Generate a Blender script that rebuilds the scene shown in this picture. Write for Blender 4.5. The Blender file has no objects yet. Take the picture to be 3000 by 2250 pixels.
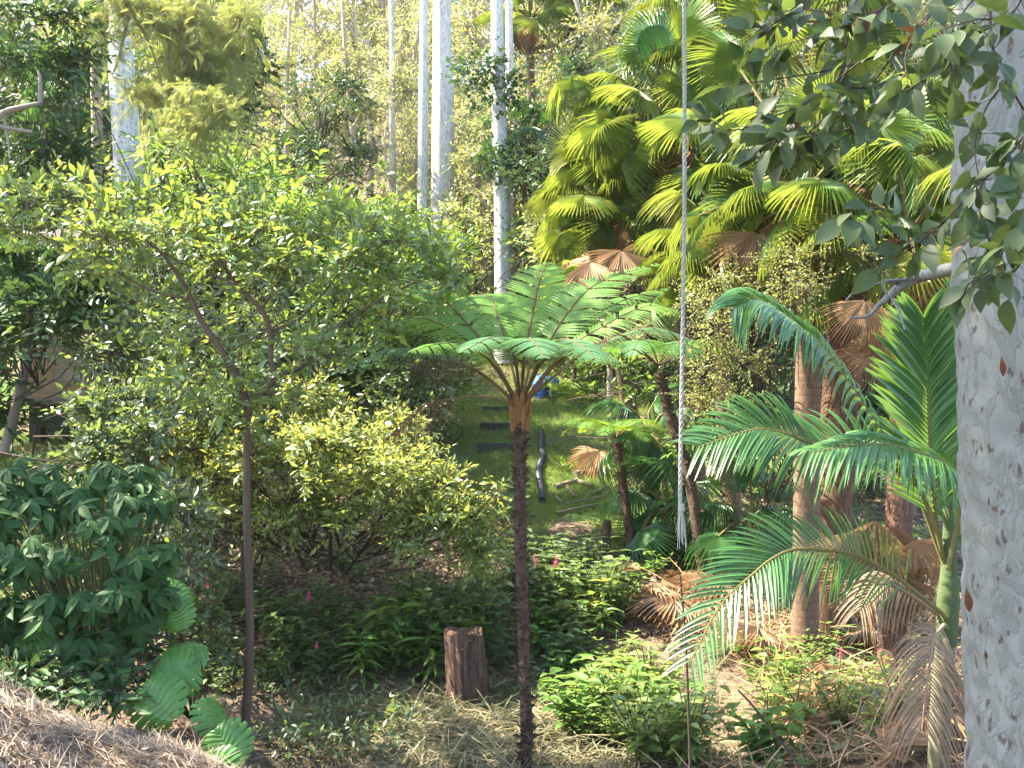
import bpy, math, random
import numpy as np
from mathutils import Vector, Matrix

# ------------------------------------------------------------------ camera, sky, sun, exposure
SC = bpy.context.scene
C = SC.collection
F, CZ = 1098.0, 5.0                       # focal length in pixels of a 1024 px wide frame, camera height
cam = bpy.data.objects.new('camera', bpy.data.cameras.new('camera'))
C.objects.link(cam)
cam.location = (0, 0, CZ)
cam.rotation_euler = (math.radians(90), 0, 0)
cam.data.lens = 36 * F / 1024
cam.data.clip_start, cam.data.clip_end = 0.05, 3000
SC.camera = cam
SUN_AZ, SUN_EL = math.atan2(-0.985, 0.17), math.radians(50)
SUN = np.array([math.sin(SUN_AZ) * math.cos(SUN_EL), math.cos(SUN_AZ) * math.cos(SUN_EL), math.sin(SUN_EL)])
world = bpy.data.worlds.new('World')
SC.world = world
world.use_nodes = True
wn = world.node_tree
sky = wn.nodes.new('ShaderNodeTexSky')
sky.sky_type = 'NISHITA'
sky.sun_disc = False
sky.sun_elevation, sky.sun_rotation = SUN_EL, SUN_AZ
sky.air_density, sky.dust_density, sky.ozone_density = 1.0, 1.5, 1.0
wn.links.new(sky.outputs[0], wn.nodes['Background'].inputs[0])
wn.nodes['Background'].inputs[1].default_value = 0.13
lamp = bpy.data.objects.new('sun', bpy.data.lights.new('sun', 'SUN'))
C.objects.link(lamp)
lamp.data.energy, lamp.data.angle, lamp.data.color = 5.0, math.radians(0.5), (1.0, 0.88, 0.68)
lamp.rotation_euler = Vector(SUN).to_track_quat('Z', 'Y').to_euler()
vs = SC.view_settings
vs.view_transform, vs.look, vs.gamma, vs.use_curve_mapping = 'Standard', 'None', 1.0, False
vs.exposure = 3.05
SC.cycles.max_bounces, SC.cycles.diffuse_bounces, SC.cycles.glossy_bounces = 8, 5, 2
SC.cycles.transmission_bounces, SC.cycles.transparent_max_bounces = 5, 4

rng = np.random.default_rng(11)
random.seed(11)
U = lambda a, b, n=None: rng.uniform(a, b, n)

# ------------------------------------------------------------------ mesh helpers
def nrm(v):
    v = np.asarray(v, float)
    return v / np.maximum(np.linalg.norm(v, axis=-1, keepdims=True), 1e-9)

ORG = {}
class G:
    """collects faces and links them as ONE mesh object"""
    def __init__(s):
        s.V, s.Q, s.n = [], [], 0
    def add(s, V, Q, mi=0):
        V = np.asarray(V, float).reshape(-1, 3)
        Q = np.asarray(Q, int)
        s.V.append(V)
        s.Q.append((Q + s.n, mi))
        s.n += len(V)
        return s
    def inst(s, T, P, M, mi=0):
        V, Q = T
        P = np.asarray(P, float).reshape(-1, 3)
        W = P[:, None, :] + np.einsum('nij,kj->nki', M, V)
        n, k = len(P), len(V)
        s.add(W.reshape(-1, 3), (Q[None] + (np.arange(n) * k)[:, None, None]).reshape(-1, Q.shape[1]), mi)
        return s
    def mesh(s, name, mats, org=(0, 0, 0), smooth=False):
        V = np.concatenate(s.V) - np.asarray(org, float)
        me = bpy.data.meshes.new(name)
        me.vertices.add(len(V))
        me.vertices.foreach_set('co', V.astype(np.float32).ravel())
        li = np.concatenate([q.ravel() for q, m in s.Q])
        tot = np.concatenate([np.full(len(q), q.shape[1]) for q, m in s.Q])
        mi = np.concatenate([np.full(len(q), m) for q, m in s.Q])
        me.loops.add(len(li))
        me.loops.foreach_set('vertex_index', li.astype(np.int32))
        me.polygons.add(len(tot))
        me.polygons.foreach_set('loop_start', np.concatenate([[0], np.cumsum(tot)[:-1]]).astype(np.int32))
        me.polygons.foreach_set('material_index', mi.astype(np.int32))
        me.polygons.foreach_set('use_smooth', np.full(len(tot), smooth))
        for m in (mats if isinstance(mats, (list, tuple)) else [mats]):
            me.materials.append(m)
        me.update(calc_edges=True)
        return me
    def build(s, name, mats, parent=None, smooth=False):
        org = ORG[parent.name] if parent else (0, 0, 0)
        return link(name, s.mesh(name, mats, org, smooth), parent)

def link(name, me, parent=None):
    o = bpy.data.objects.new(name, me)
    C.objects.link(o)
    if parent:
        o.parent = parent
        ORG[o.name] = ORG[parent.name]
    return o

def tag(o, label=None, cat=None, group=None, kind=None):
    if label: o['label'] = label
    if cat: o['category'] = cat
    if group: o['group'] = group
    if kind: o['kind'] = kind
    return o

def thing(name, label, cat, loc=(0, 0, 0), group=None):
    o = bpy.data.objects.new(name, None)
    C.objects.link(o)
    o.location = loc
    o.empty_display_size = 0.1
    ORG[o.name] = np.array(loc, float)
    return tag(o, label, cat, group)

def dup(root, loc, rz=0.0, s=1.0, label=None, group=None):
    r = root.copy()
    C.objects.link(r)
    r.location, r.rotation_euler, r.scale = loc, (0, 0, rz), (s, s, s)
    if label: r['label'] = label
    if group: r['group'] = group
    for ch in root.children:
        c = ch.copy(); C.objects.link(c); c.parent = r
        for g in ch.children:
            d = g.copy(); C.objects.link(d); d.parent = c
    return r

def frames(d, up, s=1.0):
    """matrices whose y axis is d and whose z axis leans to up"""
    y = nrm(d)
    x = nrm(np.cross(y, np.broadcast_to(up, y.shape)))
    z = np.cross(x, y)
    M = np.stack([x, y, z], axis=-1)
    s = np.asarray(s, float)
    if s.ndim == 0: return M * s
    if s.ndim == 1: return M * s[:, None, None]
    return M * s[:, None, :]

def rdir(n):
    return nrm(rng.normal(size=(n, 3)))

def cr(pts, n=24):
    """smooth curve through points"""
    p = np.asarray(pts, float)
    if len(p) == 2:
        return p[0] + (p[1] - p[0]) * np.linspace(0, 1, n)[:, None]
    p = np.vstack([2 * p[0] - p[1], p, 2 * p[-1] - p[-2]])
    t = np.linspace(0, len(p) - 3 - 1e-6, n)
    i = t.astype(int)
    u = (t - i)[:, None]
    a, b, c, d = p[i], p[i + 1], p[i + 2], p[i + 3]
    return 0.5 * (2 * b + (c - a) * u + (2 * a - 5 * b + 4 * c - d) * u ** 2 + (3 * b - a - 3 * c + d) * u ** 3)

def tube(g, path, rad, sides=8, mi=0, rough=0.0, freq=6.0, cap=True):
    path = np.asarray(path, float)
    n = len(path)
    rad = np.broadcast_to(np.interp(np.linspace(0, 1, n), np.linspace(0, 1, np.size(rad)), np.atleast_1d(rad)), n)
    T = nrm(np.gradient(path, axis=0))
    ref = np.array([0, 0, 1.0]) if abs(T[:, 2]).mean() < .8 else np.array([0, 1.0, 0])
    X = nrm(np.cross(T, ref)); Y = np.cross(T, X)
    a = np.linspace(0, 2 * np.pi, sides, endpoint=False)
    r = rad[:, None] * np.ones(sides)
    if rough:
        ph = rng.uniform(0, 6.3, 8)
        s = np.cumsum(np.r_[0, np.linalg.norm(np.diff(path, axis=0), axis=1)])[:, None]
        w = np.zeros((n, sides))
        for k in range(4):
            w += np.sin(a[None] * (k + 1) + ph[k] + np.sin(s * freq * (.3 + .25 * k) + ph[k + 4])) / (1 + .5 * k)
        r = r * (1 + rough * w * .5)
    V = path[:, None] + r[..., None] * (np.cos(a)[None, :, None] * X[:, None] + np.sin(a)[None, :, None] * Y[:, None])
    i = np.arange(n - 1)[:, None] * sides
    j = np.arange(sides)
    k = (j + 1) % sides
    Q = np.stack([i + j, i + k, i + sides + k, i + sides + j], -1).reshape(-1, 4)
    g.add(V.reshape(-1, 3), Q, mi)
    if cap:
        for e, c in ((0, path[0]), (n - 1, path[-1])):
            ring = V[e]
            tri = np.stack([np.full(sides, sides), j, k], -1)
            g.add(np.vstack([ring, c]), tri, mi)
    return g

PRISM = (lambda a: (np.array([[math.cos(t), y, math.sin(t)] for y in (0, 1) for t in a]),
                    np.array([[0, 1, 4, 3], [1, 2, 5, 4], [2, 0, 3, 5]])))([0, 2.1, 4.2])

def box(g, c, s, mi=0, M=None, bev=0.0):
    v = np.array([[x, y, z] for x in (-.5, .5) for y in (-.5, .5) for z in (-.5, .5)]) * np.asarray(s, float)
    q = np.array([[0, 1, 3, 2], [4, 6, 7, 5], [0, 4, 5, 1], [2, 3, 7, 6], [0, 2, 6, 4], [1, 5, 7, 3]])
    if M is not None: v = v @ np.asarray(M).T
    g.add(v + np.asarray(c, float), q, mi)
    return g

def P(px, py, Y):
    return np.array([(px - 512) * Y / F, Y, CZ + (384 - py) * Y / F])

# ------------------------------------------------------------------ leaf shapes
def leaf(rows=2, w=.42, fold=.12, curl=.12, peak=.45):
    t = np.linspace(0, 1, rows + 1)
    e = math.log(.5) / math.log(peak)
    hw = np.maximum(np.sin(np.pi * t ** e), .04) * w / 2
    z = -curl * t ** 2
    V = np.stack([np.stack([-hw, t, z + fold * hw * 2], -1), np.stack([0 * t, t, z], -1), np.stack([hw, t, z + fold * hw * 2], -1)], 1).reshape(-1, 3)
    Q = [[3 * i + c, 3 * i + c + 1, 3 * i + c + 4, 3 * i + c + 3] for i in range(rows) for c in (0, 1)]
    return V, np.array(Q)

def leaf_lo(w=.45, fold=.1):
    return np.array([[0, 0, 0], [w / 2, .45, fold], [0, 1, -.1], [-w / 2, .45, fold]], float), np.array([[0, 1, 2], [0, 2, 3]])

def merge(Ts):
    V, Q, n = [], [], 0
    for v, q in Ts:
        V.append(v); Q.append(q + n); n += len(v)
    return np.vstack(V), np.vstack(Q)

def xform(T, d, up, s=1.0, p=(0, 0, 0)):
    M = frames(np.array([d], float), np.array(up, float), s)[0]
    return T[0] @ M.T + np.asarray(p, float), T[1]

def whorl(n=7, T=None, droop=.45, s=1.0):
    T = T or leaf(4, .36, .12, .25)
    return merge([xform(T, (math.cos(a), math.sin(a), -droop + .12 * math.sin(3 * a)), (0, 0, 1), s * (.85 + .2 * math.sin(5 * a)))
                  for a in [2 * math.pi * i / n + .15 * math.sin(i * 2.3) for i in range(n)]])

def pinnate(n=9, w=.1, L=.3, droop=.2, tilt=.6):
    """a small feather of narrow leaflets along +y"""
    Ts = []
    lf = leaf_lo(w / L * 2.2, .06)
    for i in range(n):
        t = .12 + .88 * i / (n - 1)
        l = L * (math.sin(math.pi * (.15 + .8 * t)) * .8 + .2)
        for sd in (-1, 1):
            Ts.append(xform(lf, (sd, tilt, -.15), (0, 0, 1), l, (0, t, -droop * t * t)))
    Ts.append((np.array([[-.006, 0, 0], [.006, 0, 0], [.003, 1, -droop], [-.003, 1, -droop]]), np.array([[0, 1, 2], [0, 2, 3]])))
    return merge(Ts)

def fan(n=42, spread=290, split=.5, droop=.35, stiff=2.0, fold=.03, seed=0, crumple=0.0):
    """fan palm leaf: hub at the origin, blade toward +y, radius 1"""
    r = np.random.default_rng(seed)
    Ts = []
    A = np.linspace(-spread / 2, spread / 2, n)
    dA = math.radians(spread / (n - 1)) / 2
    for a in np.radians(A):
        L = (.80 + .2 * math.cos(a * .8)) * r.uniform(.93, 1.05)
        dr = droop * r.uniform(.7, 1.3)
        rr = np.array([.04, .3, split, .74, .9, 1.0]) * L
        V = []
        for x in rr:
            hw = dA * min(x, split * L) if x <= split * L else dA * split * L * max(.05, (1 - (x - split * L) / (L - split * L)) ** .7)
            over = max(0, x - split * L)
            z = -.35 * droop * x * x - dr * over ** 1.5 * stiff + crumple * math.sin(9 * a + 5 * x) * x
            sh = x - .35 * dr * over * over * stiff
            cx, cy = math.sin(a) * sh, math.cos(a) * sh
            tx, ty = math.cos(a), -math.sin(a)
            z2 = z - .25 * abs(math.sin(a / 2)) * x
            V += [[cx - tx * hw, cy - ty * hw, z2 + fold * min(1, x / split)], [cx, cy, z2], [cx + tx * hw, cy + ty * hw, z2 + fold * min(1, x / split)]]
        Q = [[3 * i + c, 3 * i + c + 1, 3 * i + c + 4, 3 * i + c + 3] for i in range(5) for c in (0, 1)]
        Ts.append((np.array(V), np.array(Q)))
    return merge(Ts)

LF2, LF3, LF6 = leaf(2), leaf(3), leaf(6, .46, .10, .2)
LO = leaf_lo()
SLIM = leaf(3, .26, .12, .3)

def sprays(gl, gb, O, D, L, k, T, size, up=.6, droop=.15, spread=.9, rad=.004, jit=.35, mi=0):
    """twigs starting at O along D, each with k alternate leaves"""
    n = len(O)
    D = nrm(D)
    side = nrm(np.cross(D, rng.normal(size=(n, 3)) * .4 + [0, 0, 1]))
    t = (np.arange(k) + .6) / k
    t = t * .8 + .2
    Pn = O[:, None] + D[:, None] * (L[:, None] * t)[..., None]
    Pn[..., 2] -= droop * L[:, None] * t ** 2
    sg = np.where(np.arange(k) % 2, 1, -1)[None, :, None]
    ld = D[:, None] * .6 + side[:, None] * sg * spread + rng.normal(size=(n, k, 3)) * jit + np.array([0, 0, -droop])
    ld[:, -1] = D + rng.normal(size=(n, 3)) * .2
    nm = np.array([0, 0, up]) + rng.normal(size=(n, k, 3)) * .4 + D[:, None] * .15
    s = size * U(.5, 1.3, (n, k)) * U(.75, 1.2, (n, 1))
    gl.inst(T, Pn.reshape(-1, 3), frames(ld.reshape(-1, 3), nm.reshape(-1, 3), s.ravel()), mi)
    if gb is not None:
        D2 = D - np.array([0, 0, droop * .8])
        gb.inst(PRISM, O, frames(D2, np.array([.3, .2, 1.0]), np.stack([np.full(n, rad), L, np.full(n, rad)], -1)))

def clump_foliage(gl, gb, clumps, ntw, k, T, size, tl, up=.6, droop=.15, rad=.004, ub=.25, shell=.45, root=None):
    for c in clumps:
        cen, R = np.array(c[0], float), np.broadcast_to(np.array(c[1], float), 3)
        n = max(3, int(ntw * (c[2] if len(c) > 2 else 1)))
        u = rdir(n)
        rr = (shell + (1 - shell) * U(0, 1, n) ** .6)[:, None] * U(.8, 1.1, (n, 1))
        O = cen + u * R * rr - u * tl * .5
        q = O / max(.25, R.mean()) * 1.9
        keep = np.sin(q[:, 0] * 1.7 + 1) + np.sin(q[:, 1] * 1.9 + 2) + np.sin(q[:, 2] * 2.3) + rng.normal(size=n) * .5 > -.75
        if keep.sum() < 3: keep[:] = True
        O, u, n = O[keep], u[keep], int(keep.sum())
        D = nrm(u * .8 + rng.normal(size=(n, 3)) * .45 + [0, 0, ub])
        sprays(gl, gb, O, D, tl * U(.6, 1.4, n), k, T, size, up, droop, rad=rad)
        if root is not None and gb is not None:
            a = np.array(root(cen), float)
            for j in range(3):
                e = cen + rdir(1)[0] * R * .55
                m = (a + e) / 2 + rng.normal(size=3) * .12 * np.linalg.norm(e - a) * np.array([1, 1, .4])
                tube(gb, cr([a, m, e], 8), [rad * 3.4, rad * 1.2], 5, cap=False)

# ------------------------------------------------------------------ materials
def base_mat(name):
    m = bpy.data.materials.new(name)
    m.use_nodes = True
    nt = m.node_tree
    return m, nt, nt.nodes['Principled BSDF'], nt.nodes['Material Output']

def ramp(nt, fac, cols, pos=None, interp='LINEAR'):
    r = nt.nodes.new('ShaderNodeValToRGB')
    cb = r.color_ramp
    cb.interpolation = interp
    pos = pos or [i / max(1, len(cols) - 1) for i in range(len(cols))]
    while len(cb.elements) < len(cols): cb.elements.new(.5)
    for e, c, p in zip(cb.elements, cols, pos):
        e.position = p
    for e, c in zip(cb.elements, cols):
        e.color = (*c, 1) if len(c) == 3 else c
    nt.links.new(fac, r.inputs[0])
    return r.outputs[0]

def math_n(nt, op, a, b):
    n = nt.nodes.new('ShaderNodeMath')
    n.operation = op
    for i, x in enumerate((a, b)):
        if isinstance(x, (int, float)): n.inputs[i].default_value = x
        else: nt.links.new(x, n.inputs[i])
    return n.outputs[0]

def mixc(nt, fac, a, b, mode='MIX'):
    n = nt.nodes.new('ShaderNodeMix')
    n.data_type, n.blend_type = 'RGBA', mode
    for i, x in ((0, fac), (6, a), (7, b)):
        if isinstance(x, (int, float)): n.inputs[i].default_value = x
        elif isinstance(x, tuple): n.inputs[i].default_value = (*x, 1)
        else: nt.links.new(x, n.inputs[i])
    return n.outputs[2]

def noise(nt, scale=(1, 1, 1), sc=5.0, detail=4.0, rough=.6, dist=0.0, coord='Object'):
    tc = nt.nodes.new('ShaderNodeTexCoord')
    mp = nt.nodes.new('ShaderNodeMapping')
    mp.inputs['Scale'].default_value = scale
    n = nt.nodes.new('ShaderNodeTexNoise')
    n.inputs['Scale'].default_value, n.inputs['Detail'].default_value = sc, detail
    n.inputs['Roughness'].default_value, n.inputs['Distortion'].default_value = rough, dist
    nt.links.new(tc.outputs[coord], mp.inputs[0])
    nt.links.new(mp.outputs[0], n.inputs[0])
    return n.outputs[0]

def voro(nt, scale=(1, 1, 1), sc=5.0, feature='F1', rand=1.0, warp=0.0):
    tc = nt.nodes.new('ShaderNodeTexCoord')
    mp = nt.nodes.new('ShaderNodeMapping')
    mp.inputs['Scale'].default_value = scale
    v = nt.nodes.new('ShaderNodeTexVoronoi')
    v.feature = feature
    v.inputs['Scale'].default_value, v.inputs['Randomness'].default_value = sc, rand
    nt.links.new(tc.outputs['Object'], mp.inputs[0])
    if warp:
        nz = nt.nodes.new('ShaderNodeTexNoise')
        nz.inputs['Scale'].default_value = sc * 1.3
        nt.links.new(mp.outputs[0], nz.inputs[0])
        ad = nt.nodes.new('ShaderNodeMix')
        ad.data_type = 'RGBA'; ad.blend_type = 'LINEAR_LIGHT'
        ad.inputs[0].default_value = warp
        nt.links.new(mp.outputs[0], ad.inputs[6]); nt.links.new(nz.outputs[1], ad.inputs[7])
        nt.links.new(ad.outputs[2], v.inputs[0])
    else:
        nt.links.new(mp.outputs[0], v.inputs[0])
    return v

def bump(nt, b, h, strength=.5, dist=.02):
    n = nt.nodes.new('ShaderNodeBump')
    n.inputs['Strength'].default_value, n.inputs['Distance'].default_value = strength, dist
    nt.links.new(h, n.inputs['Height'])
    nt.links.new(n.outputs[0], b.inputs['Normal'])

def leafmat(name, cols, tr, tw=.38, rough=.42, objw=.35, spec=.5, vein=0.0):
    m, nt, b, out = base_mat(name)
    geo = nt.nodes.new('ShaderNodeNewGeometry')
    oi = nt.nodes.new('ShaderNodeObjectInfo')
    fac = math_n(nt, 'ADD', math_n(nt, 'MULTIPLY', geo.outputs['Random Per Island'], 1 - objw), math_n(nt, 'MULTIPLY', oi.outputs['Random'], objw))
    col = ramp(nt, fac, cols)
    if vein:
        col = mixc(nt, math_n(nt, 'MULTIPLY', noise(nt, sc=60, detail=3), vein), col, tuple(c * .55 for c in cols[0]))
    nt.links.new(col, b.inputs['Base Color'])
    b.inputs['Roughness'].default_value = rough
    b.inputs['Specular IOR Level'].default_value = spec
    t = nt.nodes.new('ShaderNodeBsdfTranslucent')
    nt.links.new(mixc(nt, .65, col, tr), t.inputs[0])
    mx = nt.nodes.new('ShaderNodeMixShader')
    mx.inputs[0].default_value = tw
    nt.links.new(b.outputs[0], mx.inputs[1]); nt.links.new(t.outputs[0], mx.inputs[2])
    nt.links.new(mx.outputs[0], out.inputs[0])
    return m

def bark(name, cols, scale=(8, 8, 1.2), sc=6, bs=.6, bd=.02, rough=.9, pos=None, dist=1.0, detail=6):
    m, nt, b, out = base_mat(name)
    f = noise(nt, scale, sc, detail, .65, dist)
    nt.links.new(ramp(nt, f, cols, pos), b.inputs['Base Color'])
    b.inputs['Roughness'].default_value = rough
    b.inputs['Specular IOR Level'].default_value = .25
    bump(nt, b, f, bs, bd)
    return m

def gum_bark(name, light, mid, dark, scale, pits=True):
    """smooth pale bark shed in jigsaw flakes, with small pits"""
    m, nt, b, out = base_mat(name)
    f1 = noise(nt, (scale, scale, scale * .42), 5.5, 5, .55, 1.6)
    f2 = noise(nt, (scale, scale, scale * .35), 1.6, 4, .6, .6)
    a = mixc(nt, ramp(nt, f1, [(0, 0, 0), (1, 1, 1)], [.51, .535]), light, mid)
    a = mixc(nt, ramp(nt, f2, [(0, 0, 0), (.55, .55, .55)], [.46, .66]), a, tuple(c * .8 for c in mid))
    fd = noise(nt, (scale, scale, scale * .5), 9, 3, .5, 1.2)
    a = mixc(nt, ramp(nt, fd, [(0, 0, 0), (.45, .45, .45)], [.58, .64]), a, tuple(c * .80 for c in light))
    h = math_n(nt, 'ADD', ramp(nt, f1, [(0, 0, 0), (1, 1, 1)], [.50, .545]), math_n(nt, 'MULTIPLY', fd, -.5))
    if pits:
        v = voro(nt, (scale, scale, scale * .45), 6.0, warp=.12)
        pit = ramp(nt, v.outputs['Distance'], [(1, 1, 1), (0, 0, 0)], [.14, .25])
        a = mixc(nt, pit, a, dark)
        h = math_n(nt, 'SUBTRACT', h, pit)
    fine = noise(nt, (scale, scale, scale), 30, 4, .7)
    a = mixc(nt, .2, a, ramp(nt, fine, [(.3, .3, .3), (.9, .9, .9)]), 'OVERLAY')
    nt.links.new(a, b.inputs['Base Color'])
    b.inputs['Roughness'].default_value = .75
    b.inputs['Specular IOR Level'].default_value = .3
    bump(nt, b, h, .5, .010)
    return m

M = {}
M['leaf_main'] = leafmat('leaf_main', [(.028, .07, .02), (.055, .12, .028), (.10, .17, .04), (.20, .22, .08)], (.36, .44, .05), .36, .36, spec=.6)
M['leaf_lit'] = leafmat('leaf_lit', [(.07, .13, .03), (.13, .20, .05), (.28, .32, .13)], (.55, .54, .08), .42, .28, spec=.8)  # paler, yellower green: sunlight put into the leaf colour
M['leaf_shade'] = leafmat('leaf_shade', [(.035, .062, .03), (.065, .11, .045), (.11, .16, .065)], (.28, .36, .06), .32, .34, spec=.6)  # greyer green for plants in shade, the shade put into the colour
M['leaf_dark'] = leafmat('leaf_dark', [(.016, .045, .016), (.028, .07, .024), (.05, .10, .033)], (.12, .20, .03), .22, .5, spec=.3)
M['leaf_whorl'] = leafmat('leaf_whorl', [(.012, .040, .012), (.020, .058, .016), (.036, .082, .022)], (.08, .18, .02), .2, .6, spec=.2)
M['leaf_green'] = leafmat('leaf_green', [(.045, .105, .025), (.08, .16, .035), (.13, .21, .045)], (.32, .48, .04), .42)
M['leaf_pale'] = leafmat('leaf_pale', [(.10, .16, .05), (.17, .22, .07), (.27, .29, .11)], (.5, .5, .12), .42, .5)
M['leaf_olive'] = leafmat('leaf_olive', [(.07, .10, .03), (.12, .15, .045), (.20, .19, .08)], (.42, .42, .08), .4, .5)
M['leaf_wattle'] = leafmat('leaf_wattle', [(.09, .13, .035), (.14, .185, .05), (.22, .24, .08)], (.46, .48, .12), .45, .5)
M['leaf_near'] = leafmat('leaf_near', [(.026, .045, .017), (.042, .068, .022), (.07, .098, .028)], (.16, .24, .04), .28, .52, spec=.35, vein=.5)
M['leaf_dead'] = leafmat('leaf_dead', [(.06, .025, .014), (.10, .042, .02), (.13, .06, .03)], (.18, .07, .02), .2, .6)
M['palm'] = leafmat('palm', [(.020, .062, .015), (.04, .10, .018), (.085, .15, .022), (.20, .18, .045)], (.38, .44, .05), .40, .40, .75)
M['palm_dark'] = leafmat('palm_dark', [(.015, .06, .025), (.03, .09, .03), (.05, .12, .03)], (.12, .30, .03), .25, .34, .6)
M['palm_dead'] = leafmat('palm_dead', [(.15, .085, .045), (.27, .17, .095), (.42, .30, .19)], (.4, .24, .1), .2, .6, .5, .3)
M['pinna'] = leafmat('pinna', [(.025, .085, .03), (.045, .125, .04), (.08, .17, .04)], (.24, .40, .03), .32, .36, .4)
M['fern'] = leafmat('fern', [(.05, .14, .02), (.085, .20, .03), (.13, .25, .035)], (.42, .60, .03), .45, .5, .5, .3)
M['fern_blue'] = leafmat('fern_blue', [(.03, .10, .035), (.05, .135, .05), (.07, .165, .055)], (.2, .40, .05), .32, .45, .5, .4)
M['frond_dead'] = leafmat('frond_dead', [(.10, .06, .035), (.17, .11, .065), (.26, .18, .115)], (.25, .14, .06), .15, .65)
M['fern_dead'] = leafmat('fern_dead', [(.07, .035, .02), (.11, .055, .03), (.16, .09, .05)], (.2, .1, .04), .2, .7)
M['monstera'] = leafmat('monstera', [(.045, .15, .028), (.07, .19, .035), (.10, .22, .04)], (.34, .52, .03), .34, .42, .4)
M['flower'] = leafmat('flower', [(.42, .07, .13), (.5, .11, .19), (.55, .2, .28)], (.6, .15, .2), .3, .6)
M['grass'] = leafmat('grass', [(.05, .11, .025), (.095, .165, .035), (.2, .23, .07)], (.32, .42, .05), .35, .5, 0, .3)
M['straw'] = leafmat('straw', [(.06, .045, .034), (.14, .11, .085), (.28, .23, .18)], (.2, .14, .08), .1, .8, 0, .2)
M['clip'] = leafmat('clip', [(.05, .065, .03), (.12, .115, .065), (.27, .225, .14)], (.3, .28, .1), .15, .8, 0, .2)
M['litter'] = leafmat('litter', [(.09, .055, .037), (.19, .125, .085), (.38, .28, .20)], (.25, .12, .05), .12, .75, 0, .2)
M['twig'] = bark('twig', [(.05, .032, .022), (.12, .08, .055)], (3, 3, 3), 10)
M['twig_dark'] = bark('twig_dark', [(.022, .015, .012), (.06, .042, .032)], (3, 3, 3), 10)
M['stem_green'] = bark('stem_green', [(.035, .05, .02), (.065, .095, .035)], (2, 2, 4), 8, .3)
M['sapling'] = bark('sapling', [(.035, .025, .018), (.075, .052, .036), (.13, .10, .075)], (4, 4, .6), 8, .5, .01)
M['fern_trunk'] = bark('fern_trunk', [(.018, .012, .009), (.06, .038, .026), (.14, .10, .075)], (5, 5, 7), 5, 1.0, .03, pos=[.3, .5, .75])
M['fern_boot'] = bark('fern_boot', [(.06, .03, .014), (.17, .085, .035), (.30, .16, .07)], (6, 6, 1), 6, .7)
M['petiole'] = bark('petiole', [(.07, .065, .02), (.14, .12, .04)], (3, 3, 1), 6, .2)
M['petiole_fern'] = bark('petiole_fern', [(.05, .03, .014), (.11, .07, .03)], (3, 3, 1), 6, .2)
M['palm_trunk'] = None
M['fibre'] = bark('fibre', [(.03, .018, .012), (.10, .052, .032), (.19, .11, .068)], (9, 9, .7), 6, 1.0, .03, pos=[.3, .5, .72])
M['stump'] = bark('stump', [(.022, .014, .011), (.07, .042, .032), (.125, .08, .06), (.26, .21, .17)], (10, 10, .8), 4.5, 1.0, .03, pos=[.32, .47, .62, .78])
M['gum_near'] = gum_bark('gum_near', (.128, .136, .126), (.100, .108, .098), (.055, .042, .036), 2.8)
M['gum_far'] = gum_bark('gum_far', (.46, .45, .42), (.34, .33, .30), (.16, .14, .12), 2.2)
M['gum_tan'] = gum_bark('gum_tan', (.52, .50, .44), (.36, .31, .25), (.2, .15, .1), 2.0, False)
M['hill_bark'] = bark('hill_bark', [(.12, .09, .07), (.28, .23, .18), (.42, .37, .31)], (5, 5, .8), 4)
M['black_plastic'] = bark('black_plastic', [(.012, .014, .018), (.03, .034, .04)], (1, 1, 1), 20, .1, .01, .4)
M['timber'] = bark('timber', [(.03, .03, .03), (.075, .072, .068)], (1, 6, 6), 5, .4)
M['log'] = bark('log', [(.05, .04, .03), (.13, .105, .075), (.24, .20, .15)], (6, 1, 6), 6, .4)
M['weathered'] = bark('weathered', [(.11, .10, .085), (.25, .23, .205)], (4, 4, 4), 6, .5)
M['rope'] = bark('rope', [(.12, .12, .105), (.30, .30, .26)], (1, 1, 1), 9, .3, .003)

def ringed(name, c1, c2, rings):
    m, nt, b, out = base_mat(name)
    tc = nt.nodes.new('ShaderNodeTexCoord')
    w = nt.nodes.new('ShaderNodeTexWave')
    w.bands_direction = 'Z'
    w.wave_profile = 'SAW'
    w.inputs['Scale'].default_value, w.inputs['Distortion'].default_value = rings, 1.8
    w.inputs['Detail'].default_value, w.inputs['Detail Scale'].default_value = 3, 2
    nt.links.new(tc.outputs['Object'], w.inputs[0])
    f = noise(nt, (6, 6, 2), 5, 6, .7, .5)
    c = mixc(nt, .7, ramp(nt, f, [c1, c2], [.3, .7]), ramp(nt, w.outputs[1], [(.35, .35, .35), (.8, .8, .8), (1, 1, 1)], [0, .25, 1]), 'MULTIPLY')
    nt.links.new(c, b.inputs['Base Color'])
    b.inputs['Roughness'].default_value = .9
    bump(nt, b, math_n(nt, 'ADD', w.outputs[1], f), .7, .015)
    return m
M['palm_trunk'] = ringed('palm_trunk', (.075, .042, .026), (.19, .12, .075), 4.0)

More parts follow.
